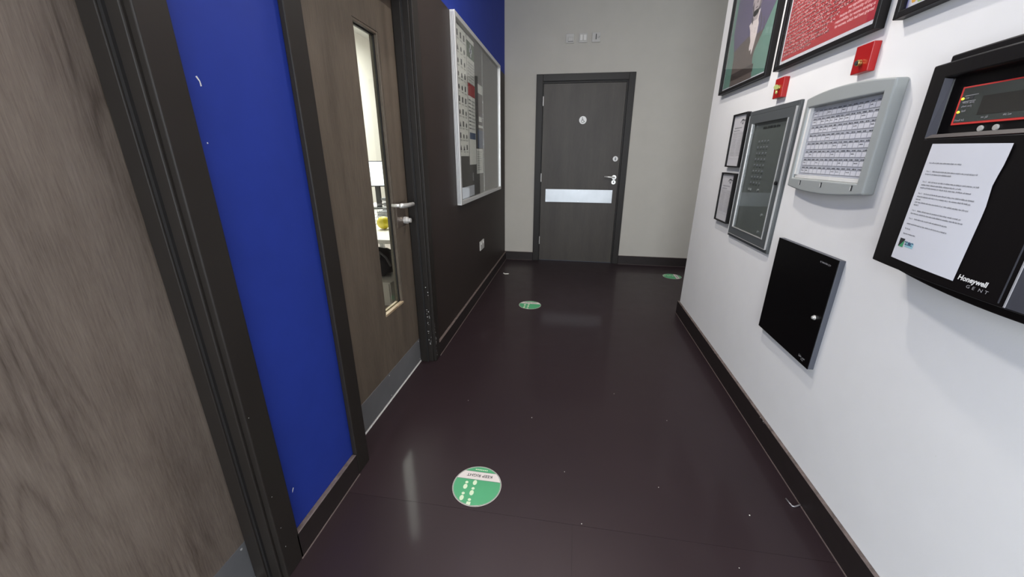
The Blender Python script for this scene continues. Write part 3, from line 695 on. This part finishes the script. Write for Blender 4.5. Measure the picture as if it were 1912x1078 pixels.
# small framed notices
def small_notice(ya, yb, z0, z1, label):
    r = root('framed_notice', (XR, (ya+yb)/2, z0), label, 'notice', 'small framed notices')
    d = .023; k = .0075
    fr = newbm(); box(fr, XR-d, XR, ya, ya+k, z0, z1); box(fr, XR-d, XR, yb-k, yb, z0, z1); box(fr, XR-d, XR, ya+k, yb-k, z0, z0+k); box(fr, XR-d, XR, ya+k, yb-k, z1-k, z1)
    obj('frame', fr, M['framebk'], r, bevel=.001)
    obj('sheet', B(XR-.013, XR-.002, ya+k, yb-k, z0+k, z1-k), M['noticepaper'], r)
    P = Plane((XR-.013, yb-k, z0+k), (0, -1, 0), (0, 0, 1)); W_, H_ = yb-ya-2*k, z1-z0-2*k
    bm = newbm(); P.ring(bm, W_*.70, H_-.040, .008, .015, .0004, 20); P.ribbon(bm, [(W_*.52, H_-.045), (W_*.62, H_-.030), (W_*.9, H_-.036)], .006); obj('emblem', bm, M['inkgrey'], r)
    bm = newbm()
    P.scribble(bm, W_*.15, H_-.075, W_*.55, .006); P.scribble(bm, W_*.10, H_-.090, W_*.45, .005)
    for x_ in (W_*.09, W_*.90): P.rect(bm, x_, x_+.001, H_*.14, H_*.66)
    P.rect(bm, W_*.09, W_*.9, H_*.14, H_*.14+.001); P.rect(bm, W_*.09, W_*.9, H_*.66, H_*.66+.001); P.rect(bm, W_*.5, W_*.5+.001, H_*.14, H_*.66)
    for i in range(14): P.scribble(bm, W_*.12, H_*.63-i*.0095, W_*.33, .0035); P.scribble(bm, W_*.54, H_*.63-i*.0095, W_*.32, .0035)
    obj('printed_text', bm, M['inkpale'], r)
small_notice(2.538, 2.742, 1.247, 1.551, 'upper of the two small black-framed notices beside the grey cabinet')
small_notice(2.556, 2.766, .910, 1.212, 'lower of the two small black-framed notices beside the grey cabinet')

# grey flush indicator cabinet
r = root('indicator_cabinet', (XR, 2.264, .850), 'tall dark grey wall cabinet with a glazed door over rows of small lamps', 'cabinet')
ya, yb, z0, z1, d = 2.005, 2.520, .850, 1.545, .012
fr = newbm(); k = .022
box(fr, XR-d, XR, ya, ya+k, z0, z1); box(fr, XR-d, XR, yb-k, yb, z0, z1); box(fr, XR-d, XR, ya+k, yb-k, z0, z0+k); box(fr, XR-d, XR, ya+k, yb-k, z1-k, z1)
obj('surround', fr, M['grey'], r, bevel=.0015)
da, db, e0, e1 = ya+.015, yb-.024, z0+.020, z1-.024
hy0, hy1, hz0, hz1 = 2.066, 2.452, .911, 1.478
dm = newbm(); plate_with_hole(dm, XR-.020, XR-.0125, da, db, e0, e1, hy0, hy1, hz0, hz1); door = obj('door', dm, M['grey'], r, bevel=.0015)
tr = newbm()
for (a, b, c, f) in ((da-.0025, da, e0, e1), (db, db+.0025, e0, e1), (da, db, e0-.0025, e0)): box(tr, XR-.0215, XR-.0125, a, b, c, f)
obj('edge_trim', tr, M['alu'], door)
tr = newbm()
for (a, b, c, f) in ((hy0, hy0+.005, hz0, hz1), (hy1-.008, hy1, hz0, hz1), (hy0+.005, hy1-.008, hz0, hz0+.004)): box(tr, XR-.0225, XR-.0170, a, b, c, f)
obj('window_trim', tr, M['alu'], door)
obj('window_glass', B(XR-.0165, XR-.0145, hy0+.005, hy1-.008, hz0+.004, hz1), M['glasscab'], door)
obj('door_knob', cyl(newbm(), (XR-.020, 2.042, 1.188), (-1, 0, 0), .009, .008, 18), M['black'], door, bevel=.001)
pn = obj('indicator_panel', B(XR-.006, XR-.001, hy0-.01, hy1+.01, hz0-.01, hz1+.01), M['greydk'], r)
P = rplane(.006)
bm = newbm()
P.scribble(bm, -2.335, 1.444, .175, .010, .0006, .34); obj('heading', bm, M['ink'], pn)
for i in range(8):
    for j in range(4):
        z_ = 1.385-i*.030; y_ = 2.352-j*.034+i*.0
        obj('lamp', cyl(newbm(), (XR-.006, y_, z_), (-1, 0, 0), .0045, .003, 10), M['inkpale'], pn)
bm = newbm()
for i in range(8):
    for j in range(4): P.scribble(bm, -2.362+j*.034, 1.385-i*.030-.014, .02, .004)
obj('lamp_text', bm, M['ink'], pn, kind='stuff')
obj('key_switch', boxes((XR-.010, XR-.006, 2.330, 2.365, 1.132, 1.143)), M['alu'], pn, bevel=.001)
obj('button', cyl(newbm(), (XR-.006, 2.249, 1.140), (-1, 0, 0), .006, .005, 14), M['alu'], pn)
obj('button', cyl(newbm(), (XR-.006, 2.150, 1.022), (-1, 0, 0), .007, .005, 14), M['alu'], pn)
obj('button', cyl(newbm(), (XR-.006, 2.150, .935), (-1, 0, 0), .006, .005, 14), M['alu'], pn)

# ------------------------------------------------------------------ curved-front wall panels
def curved_body(bm, y0, y1, zb, zt, dep, hole=None, back=0.0, n=28, mi_hole=0, floor_d=None):
    """box on the right wall whose front bulges; zb, zt, dep are functions of u in -1..1; hole=(ya,yb,za,zb)"""
    ys = [y0+(y1-y0)*i/n for i in range(n+1)]
    if hole: ys = sorted(set([y for y in ys if min(abs(y-hole[0]), abs(y-hole[1])) > .004]+[hole[0], hole[1]]))
    Fv, Bk = [], []
    for y in ys:
        u = 2*(y-y0)/(y1-y0)-1; zs = [zb(u)]+([hole[2], hole[3]] if hole else [])+[zt(u)]
        Fv.append([bm.verts.new((XR-dep(u), y, z)) for z in zs]); Bk.append([bm.verts.new((XR-back, y, z)) for z in (zs[0], zs[-1])])
    for i in range(len(ys)-1):
        for j in range(len(Fv[0])-1):
            if hole and j == 1 and ys[i] >= hole[0]-1e-6 and ys[i+1] <= hole[1]+1e-6: continue
            bm.faces.new((Fv[i][j], Fv[i+1][j], Fv[i+1][j+1], Fv[i][j+1]))
        bm.faces.new((Fv[i][0], Bk[i][0], Bk[i+1][0], Fv[i+1][0])); bm.faces.new((Fv[i][-1], Fv[i+1][-1], Bk[i+1][1], Bk[i][1]))
        bm.faces.new((Bk[i][0], Bk[i][1], Bk[i+1][1], Bk[i+1][0]))
    bm.faces.new([*Fv[0], Bk[0][1], Bk[0][0]]); bm.faces.new([*Fv[-1], Bk[-1][1], Bk[-1][0]])
    if hole:
        I = [i for i, y in enumerate(ys) if hole[0]-1e-6 <= y <= hole[1]+1e-6]
        R_ = {i: [bm.verts.new((XR-floor_d, ys[i], z)) for z in (hole[2], hole[3])] for i in I}
        for i, k in zip(I, I[1:]):
            bm.faces.new((Fv[i][1], Fv[k][1], R_[k][0], R_[i][0])); bm.faces.new((Fv[i][2], R_[i][1], R_[k][1], Fv[k][2])); bm.faces.new((R_[i][0], R_[k][0], R_[k][1], R_[i][1]))
        for i in (I[0], I[-1]): bm.faces.new((Fv[i][1], R_[i][0], R_[i][1], Fv[i][2]))
    return bm
# light grey zone panel
r = root('zone_chart_panel', (XR, 1.676, 1.175), 'light grey curved alarm panel with a zone chart behind its window', 'alarm panel')
gy0, gy1 = 1.442, 1.912
gd = lambda u: .037+.010*(1-u*u)
bm = curved_body(newbm(), gy0, gy1, lambda u: 1.187-.016*(1-u*u), lambda u: 1.532+.016*(1-u*u), gd, (1.477, 1.884, 1.221, 1.496), floor_d=.020)
obj('housing', bm, M['lightgrey'], r, bevel=.006, seg=3)
ch = obj('zone_chart', B(XR-.0225, XR-.0203, 1.479, 1.870, 1.235, 1.494), M['chart'], r)
P = Plane((XR-.0225, 1.870, 1.235), (0, -1, 0), (0, 0, 1)); W_, H_ = .390, .258
bm = newbm(); bk = newbm(); ln = newbm(); cw = (W_-.024)/13; rh = (H_-.012)/8
for i in range(8):
    for j in range(13):
        a, b = .012+j*cw, .006+i*rh
        P.rect(bm, a+.002, a+cw-.002, b+.003, b+rh*.60)
        P.scribble(bk, a+.004, b+rh*.72, cw-.010, .0034, .0004, .22)
        if random.random() < .4: P.scribble(bk, a+.004, b+rh*.36, cw-.012, .003, .0008, .2)
    P.rect(ln, .010, W_-.010, .006+i*rh+.0002, .006+i*rh+.0014); P.rect(ln, .010, W_-.010, .006+i*rh+rh*.64, .006+i*rh+rh*.64+.001)
obj('chart_cells', bm, M['cell'], ch); obj('chart_text', bk, M['ink'], ch); obj('chart_lines', ln, M['inkgrey'], ch)
def gdy(y): return gd(2*(y-gy0)/(gy1-gy0)-1)
wb_ = newbm()
obj('window_ledge', B(XR-.029, XR-.0203, 1.479, 1.882, 1.2215, 1.2345), M['chalk'], r, bevel=.001)
obj('window_side', B(XR-.034, XR-.0203, 1.8705, 1.8835, 1.235, 1.4955), M['chalk'], r, bevel=.001)
ga = newbm(); n = 16
ysg = [1.478+(1.883-1.478)*i/n for i in range(n+1)]
A_ = [[ga.verts.new((XR-gdy(y)+.006, y, z)) for z in (1.2215, 1.4955)] for y in ysg]
for i in range(n): ga.faces.new((A_[i][0], A_[i+1][0], A_[i+1][1], A_[i][1]))
obj('window_glass', ga, M['glass'], r, smooth=True)
for yy in (1.800, 1.652, 1.492):
    bm = newbm(); X_ = XR-gdy(yy); box(bm, X_-.0012, X_+.001, yy-.003, yy+.003, 1.196, 1.214); s = obj('key_slot', bm, M['ink'], r)
    obj('slot_edge', B(X_-.0016, X_+.001, yy+.003, yy+.0055, 1.197, 1.210), M['chalk'], s)

# big black fire alarm panel
r = root('fire_alarm_panel', (XR, .90, .985), 'big black fire alarm control panel at the right edge with a paper letter on it', 'alarm panel')
py0, py1 = .545, 1.256; pmid, phw = (py0+py1)/2, (py1-py0)/2
pd = lambda u: .080+.030*(1-u*u)
def pdy(y): return pd((y-pmid)/phw)
bk = curved_body(newbm(), py0+.004, py1-.012, lambda u: 1.014-.028*(1-u*u), lambda u: 1.545+.006*(1-u*u), lambda u: .058+.010*(1-u*u))
obj('back_box', bk, M['black'], r, bevel=.004)
hy0, hy1, hz0, hz1 = .62, 1.199, 1.350, 1.488
bm = curved_body(newbm(), py0, py1, lambda u: 1.016, lambda u: 1.524, pd, (hy0, hy1, hz0, hz1), back=.060, floor_d=.066)
obj('front_door', bm, M['black'], r, bevel=.004, seg=2)
# chamfered surround of the display recess
ch = newbm(); c2 = newbm(); N_ = 14
ysr = [hy0+(hy1-hy0)*i/N_ for i in range(N_+1)]
def chp(y, z, d_): return (XR-d_, y, z)
ins = .018
a0 = [c2.verts.new(chp(y, hz0, pdy(y)+.0012)) for y in ysr]; a1 = [c2.verts.new(chp(y, hz0+.0085, pdy(y)-.006)) for y in ysr]
for i in range(N_): c2.faces.new((a0[i], a0[i+1], a1[i+1], a1[i]))
obj('recess_lip', c2, M['chamferb'], r)
q = [ch.verts.new(p) for p in (chp(hy1, hz0, pdy(hy1)+.0012), chp(hy1, hz1, pdy(hy1)+.0012), chp(hy1-ins*.75, hz1-.004, pdy(hy1)-.008), chp(hy1-ins, hz0+.007, pdy(hy1)-.008))]
ch.faces.new(q); obj('recess_cheek', ch, M['chamfer'], r)
ds = obj('display', B(XR-.0705, XR-.066, .66, 1.164, 1.378, 1.462), M['redborder'], r, bevel=.001, label='display with a red border')
obj('display_glass', B(XR-.0712, XR-.0705, .664, 1.158, 1.383, 1.4585), M['screen'], ds)
obj('lcd', B(XR-.0718, XR-.0712, .72, 1.105, 1.396, 1.436), M['screendk'], ds)
P = rplane(.0712)
for (y_, z_) in ((1.1535, 1.4355), (1.1535, 1.4065)):
    obj('led', sphere(newbm(), (XR-.0718, y_, z_), .0030, 12, (.5, 1.4, 1)), M['ledy'], ds, smooth=True)
bm = newbm()
for (y_, z_, L_) in ((1.146, 1.434, .014), (1.150, 1.424, .028), (1.150, 1.416, .026), (1.146, 1.406, .012), (1.156, 1.386, .028), (1.092, 1.388, .020), (1.045, 1.389, .018)): P.scribble(bm, -y_, z_, L_, .0035, .0004, .25)
P.ribbon(bm, [(-1.150, 1.441), (-1.118, 1.442)], .0012); P.ribbon(bm, [(-1.152, 1.4285), (-1.120, 1.4295)], .0012)
obj('display_text', bm, M['inkpale'], ds, kind='stuff')
obj('display_button', B(XR-.0722, XR-.0712, 1.128, 1.136, 1.4325, 1.440), M['ink'], ds)
for y_ in (1.088, 1.054): obj('button', cyl(newbm(), (XR-.066, y_, 1.3665), (-1, 0, 0), .0065, .004, 20), M['wallplate'], r, bevel=.001)
X_ = lambda y: XR-pdy(y)
sm = newbm(); box(sm, X_(.87)-.0012, X_(.87)+.002, .8605, .8625, 1.024, 1.34); obj('door_seam', sm, M['chamfer'], r)
sp_ = newbm(); ysq = [.62+(.846-.62)*i/8 for i in range(9)]
A_ = [[sp_.verts.new((X_(y)-.002, y, z)) for z in (1.020, 1.335)] for y in ysq]
for i in range(8): sp_.faces.new((A_[i][0], A_[i+1][0], A_[i+1][1], A_[i][1]))
sd = obj('side_panel', sp_, M['chamfer'], r, smooth=True)
obj('side_panel_edge', B(X_(.846)-.0035, X_(.846), .8455, .8485, 1.020, 1.335), M['inkpale'], r)
y_a = .958
P = Plane((X_(.92)-.0012, 0, 0), Vector((X_(.88)-X_(.96), -.08, 0)), (0, 0, 1))
P.o = Vector((X_(y_a)-.0012, y_a, 0))
bm = newbm(); P.text(bm, 'Honeywell', .0160, 0, 1.046, .0004, bold=.0005, shear=.16, sx=.94); obj('maker_lettering', bm, M['chalk'], r)
bm = newbm()
for i, c in enumerate('GENT'): P.text(bm, c, .0100, .024+i*.0135, 1.0335, .0004, shear=.12, sx=1.25)
obj('model_lettering', bm, M['inkpale'], r)
# the letter taped to it
lt = root('paper_letter', (XR-.1, 1.06, 1.04), 'white printed letter stuck on the front of the black alarm panel', 'letter')
pg = newbm(); NU, NV = 12, 14
q = [[None]*(NV+1) for _ in range(NU+1)]
for i in range(NU+1):
    for j in range(NV+1):
        s, t = i/NU, j/NV
        yl = 1.173+(1.163-1.173)*t; yr = .966+(.954-.966)*t+.006*math.exp(-((t-.72)/.10)**2)
        zl = 1.044+(1.336-1.044)*t; zr = 1.038+(1.331-1.038)*t
        y = yl+(yr-yl)*s; z = zl+(zr-zl)*s
        q[i][j] = pg.verts.new((X_(y)-.0014-.004*max(0, s-.75)*4*max(0, t-.55), y, z))
for i in range(NU):
    for j in range(NV): pg.faces.new((q[i][j], q[i+1][j], q[i+1][j+1], q[i][j+1]))
sh = obj('sheet', pg, M['paper'], lt, smooth=True)
dv = Vector((X_(.97)-X_(1.165), -.195, -.005)).normalized()
P = Plane((X_(1.165)-.0026, 1.165, 1.336), dv, (0, -.034, 1)); P.n = Vector((-1, 0, 0))
tx = newbm()
lines = [(-.046, .096, 0, ''), (-.066, .150, 1, 'Step 1:'), (-.073, .085, 0, ''), (-.091, .165, 1, 'Step 2:'), (-.099, .124, 0, ''), (-.106, .152, 0, ''),
         (-.120, .165, 1, 'Step 3:'), (-.128, .163, 0, ''), (-.135, .016, 0, ''), (-.142, .160, 0, ''), (-.149, .016, 0, ''), (-.163, .154, 1, 'Step 4:'), (-.171, .160, 0, ''),
         (-.184, .128, 1, 'Step 5:'), (-.198, .135, 0, ''), (-.211, .020, 0, ''), (-.224, .045, 0, '')]
for b, L_, st, wd in lines:
    a = .016
    if st: P.text(tx, wd, .0052, a, b, .0004); P.scribble(tx, a+.020, b, L_-.02, .0026, .0004, .2)
    else: P.scribble(tx, a, b, L_, .0026, .0004, .2)
def wrap(b, l):
    for v_ in b.verts: v_.co.x = X_(v_.co.y)-.0014-l
    return b
obj('printed_text', wrap(tx, .0006), M['inkgrey'], lt)
bm = newbm(); P.rect(bm, .013, .031, -.258, -.236, .0004); lg = obj('logo', wrap(bm, .0005), M['ink'], lt)
bm = newbm(); P.poly(bm, [(.016, -.258), (.031, -.258), (.031, -.240)], .0007); obj('logo_green', wrap(bm, .0009), M['green'], lt)
bm = newbm(); P.rect(bm, .037, .066, -.255, -.241, .0004); obj('stamp', wrap(bm, .0005), M['logoblue'], lt)
bm = newbm(); P.scribble(bm, .034, -.244, .03, .003, .0008, .3); P.scribble(bm, .036, -.250, .026, .003, .0008, .3); P.disc(bm, .052, -.245, .006, .0008, 12, .003); obj('stamp_text', wrap(bm, .0009), M['pblue'], lt)

# black steel document box
r = root('document_box', (XR, 1.687, .512), 'flat black steel wall box with a small lock, below the grey alarm panel', 'wall box')
ya, yb, z0, z1 = 1.475, 1.900, .511, .955; d = .022
obj('body', B(XR-d+.002, XR, ya+.0005, yb-.0005, z0+.0005, z1-.0005), M['charcoal'], r, bevel=.0015)
obj('lid', B(XR-d-.001, XR-d+.002, ya, yb, z0, z1), M['blackgloss'], r, bevel=.001)
bm = newbm(); cyl(bm, (XR-d-.001, 1.516, .717), (-1, 0, 0), .0095, .004, 20); cyl(bm, (XR-d-.005, 1.516, .717), (-1, 0, 0), .006, .006, 14); obj('lock', bm, M['satin'], r, bevel=.001)
P = rplane(d+.001)
bm = newbm(); P.scribble(bm, -1.573, .924, .062, .0055, .0004, .2); obj('upper_lettering', bm, M['inkpale'], r)
bm = newbm(); P.scribble(bm, -1.546, .534, .040, .007, .0004, .3); P.scribble(bm, -1.528, .526, .020, .004, .0004, .3); obj('lower_lettering', bm, M['inkpale'], r)

# scuffs on the right wall and skirting edge
chips(bpy.data.objects['baseboard_right'], Plane((XR-.017, 0, 0), (0, -1, 0), (0, 0, 1)), [(-1.70, .110, .003, .5), (-1.67, .110, .004, .5), (-1.66, .109, .003, .4), (-2.35, .110, .003, .5)])
chips(wall_right, RW, [(-.955, .565, .0028, .7)])

# ================================================================== SMALL BITS ON THE FLOOR
r = obj('bent_wire', tube(newbm(), [(.915, 1.322, .004), (.919, 1.300, .0035), (.922, 1.288, .0035), (.930, 1.2865, .0035), (.945, 1.293, .004), (.955, 1.297, .007)], .0028, 8), M['tin'], smooth=True,
        label='small bent pale metal wire on the floor against the right skirting', cat='wire')
bm = newbm(); P = Plane((-.730, 4.20, 0), (1, 0, 0), (0, 1, 0)); P.slab(bm, [(-.03, .035), (-.018, .005), (.035, .012), (.028, -.004), (-.012, -.014), (-.034, .012)], .004); 
obj('paper_scrap', bm, M['paperdim'], label='tiny pale scrap on the floor near the far left corner', cat='scrap')
bm = newbm()
for (x, y, s) in ((-.40, .80, .0022), (.03, 1.32, .002), (-.15, 1.66, .003), (.42, 1.30, .002), (.55, 1.75, .002), (.74, 1.22, .003), (.30, 1.95, .002), (-.52, 1.75, .002), (.10, 1.08, .002), (.62, 1.0, .002)):
    Plane((x, y, 0), (1, 0, 0), (0, 1, 0)).slab(bm, [(s*math.cos(t)*random.uniform(.6, 1), s*math.sin(t)*random.uniform(.6, 1)) for t in [k*PI/3 for k in range(6)]], .0008)
obj('crumbs', bm, M['paperdim'], label='scattered pale crumbs and dust flecks on the dark floor', cat='dirt', kind='stuff')

# ================================================================== OFFICE BEHIND THE GLASS SLOT
r = root('desk', (-1.85, 3.5, 0), 'white desk seen through the glass slot of the second door', 'desk')
obj('desk_top', B(-2.55, -1.15, 2.52, 4.75, .700, .730), M['desk'], r, bevel=.003)
for (x, y) in ((-2.5, 2.6), (-1.2, 2.6), (-2.5, 4.67), (-1.2, 4.67)): obj('leg', B(x-.025, x+.025, y-.025, y+.025, .001, .700), M['steel'], r, bevel=.003)
r = root('monitor', (-2.2, 4.15, .73), 'bright white computer screen behind the door glass', 'monitor')
v = Vector((.468, -.884, 0)); u_ = Vector((.884, .468, 0)); c0 = Vector((-2.2, 4.15, 0))
def obox(bm, c, hw, hd, z0, z1):
    base = [bm.verts.new(c+u_*a+v*b+Vector((0, 0, z))) for a in (-hw, hw) for b in (-hd, hd) for z in (z0, z1)]
    for f in ((0, 1, 3, 2), (4, 6, 7, 5), (0, 4, 5, 1), (2, 3, 7, 6), (0, 2, 6, 4), (1, 5, 7, 3)): bm.faces.new([base[i] for i in f])
    return bm
obj('bezel', obox(newbm(), c0, .27, .014, .975, 1.252), M['black'], r, bevel=.003)
obj('screen', obox(newbm(), c0+v*.0155, .262, .001, .988, 1.244), M['monitor'], r)
obj('stand', obox(obox(newbm(), c0-v*.02, .03, .012, .74, 1.0), c0, .11, .08, .731, .742), M['black'], r, bevel=.002)
r = root('wire_basket', (-1.72, 3.2, .731), 'small wire basket on the office desk', 'basket')
bm = newbm(); ba, bb, bc, bd_ = -1.80, -1.58, 3.12, 3.34
for z in (.734, .79, .85):
    tube(bm, [(ba, bc, z), (bb, bc, z), (bb, bd_, z), (ba, bd_, z), (ba, bc, z)], .0022, 6)
for i in range(12):
    t = i/11; tube(bm, [(ba+(bb-ba)*t, bc, .734), (ba+(bb-ba)*t, bc, .85)], .0016, 6); tube(bm, [(ba+(bb-ba)*t, bd_, .734), (ba+(bb-ba)*t, bd_, .85)], .0016, 6)
    tube(bm, [(bb, bc+(bd_-bc)*t, .734), (bb, bc+(bd_-bc)*t, .85)], .0016, 6)
obj('wires', bm, M['wire'], r)
obj('yellow_ball', sphere(newbm(), (-1.53, 2.92, .783), .053, 24, (1, 1, .98)), M['yellow'], smooth=True, label='yellow ball on the office desk in front of the wire basket', cat='ball')
for k, (x, y, z, a, b, c, mt, lb) in enumerate(((-1.86, 3.62, .731, .12, .16, .05, 'inkgrey', 'grey folder stack on the desk behind the wire basket'), (-1.92, 3.85, .731, .13, .10, .16, 'paper', 'white paper tray standing on the desk below the screen'), (-1.68, 3.46, .731, .08, .06, .10, 'pblue', 'blue box file on the desk beside the wire basket'))):
    o = root('paper_tray' if k == 1 else ('folder_stack' if k == 0 else 'box_file'), (x, y, z), lb, 'stationery')
    if k == 2: obj('case', B(x-a/2, x+a/2, y-b/2, y+b/2, z, z+c), M[mt], o, bevel=.003); obj('spine_label', B(x+a/2, x+a/2+.001, y-.02, y+.02, z+.03, z+.08), M['paper'], o)
    else:
        n = 4 if k == 0 else 6
        for i in range(n): obj('folder' if k == 0 else 'sheaf', B(x-a/2+random.uniform(-.01, .01), x+a/2+random.uniform(-.01, .01), y-b/2, y+b/2, z+c*i/n, z+c*(i+.8)/n), M['inkgrey' if i % 2 else 'paper'], o)
r = root('drawer_pedestal', (-1.78, 3.25, .001), 'low pale drawer pedestal under the office desk', 'pedestal')
obj('carcass', B(-2.0, -1.58, 3.02, 3.5, .001, .225), M['officewall'], r, bevel=.004)
obj('drawer_front', B(-1.99, -1.59, 3.010, 3.02, .03, .215), M['desk'], r, bevel=.003)
r = root('black_bag', (-1.78, 3.25, .226), 'black bag lying on the low pedestal under the office desk', 'bag')
bm = newbm(); sphere(bm, (-1.79, 3.26, .35), .21, 22, (.9, .95, .6))
for vv in bm.verts: vv.co += Vector((random.uniform(-1, 1), random.uniform(-1, 1), random.uniform(-1, 1)))*.010; vv.co.z = max(.226, vv.co.z)
obj('body', bm, M['bag'], r, smooth=True)
obj('strap', tube(newbm(), [(-1.70, 3.10, .44), (-1.66, 3.04, .50), (-1.61, 3.05, .45), (-1.60, 3.10, .36)], .01, 8), M['inkgrey'], r, smooth=True)

# ================================================================== CEILING LAMPS AND ADDED FILL STRIP (above the frame)
r = root('fill_strip', (-.58, 2.15, 2.98), 'added unseen fill strip above the frame on the left, brightening the right wall', 'lamp')
def wedge(x0, z0, x1, z1, ya, yb, t):
    bm = newbm(); q = [bm.verts.new(p) for y in (ya, yb) for p in ((x0, y, z0), (x1, y, z1), (x1, y, z1+t), (x0, y, z0+t))]
    for f in ((0, 1, 2, 3), (7, 6, 5, 4), (0, 4, 5, 1), (1, 5, 6, 2), (2, 6, 7, 3), (3, 7, 4, 0)): bm.faces.new([q[i] for i in f])
    return bm
obj('housing', wedge(-.67, 2.945, -.49, 3.047, 1.78, 2.52, .003), M['chalk'], r)
obj('diffuser', wedge(-.655, 2.949, -.505, 3.034, 1.80, 2.50, .002), M['fillstripem'], r)
obj('side_plate', boxes((-.69, -.67, 1.78, 2.52, 2.945, ZC)), M['chalk'], r)
for i, (x, y, z, p) in enumerate(LAMPS):
    r = root('ceiling_lamp', (x, y, z), ('ceiling downlight above the frame, farthest along the corridor', 'ceiling downlight behind the camera')[i], 'lamp', 'ceiling downlights above the frame')
    obj('can', cyl(newbm(), (x, y, z+.012), (0, 0, 1), .09, ZC-z-.012, 28), M['chalk'], r, bevel=.002)
    obj('lens', cyl(newbm(), (x, y, z+.008), (0, 0, 1), .075, .004, 28), M['lampem'], r)
    l = bpy.data.lights.new('lamp', 'AREA'); l.shape = 'DISK'; l.size = .09; l.energy = p; l.color = (1.0, .955, .89)
    o = link('lamp_light', l); o.parent = r; o.location = (0, 0, 0.004)
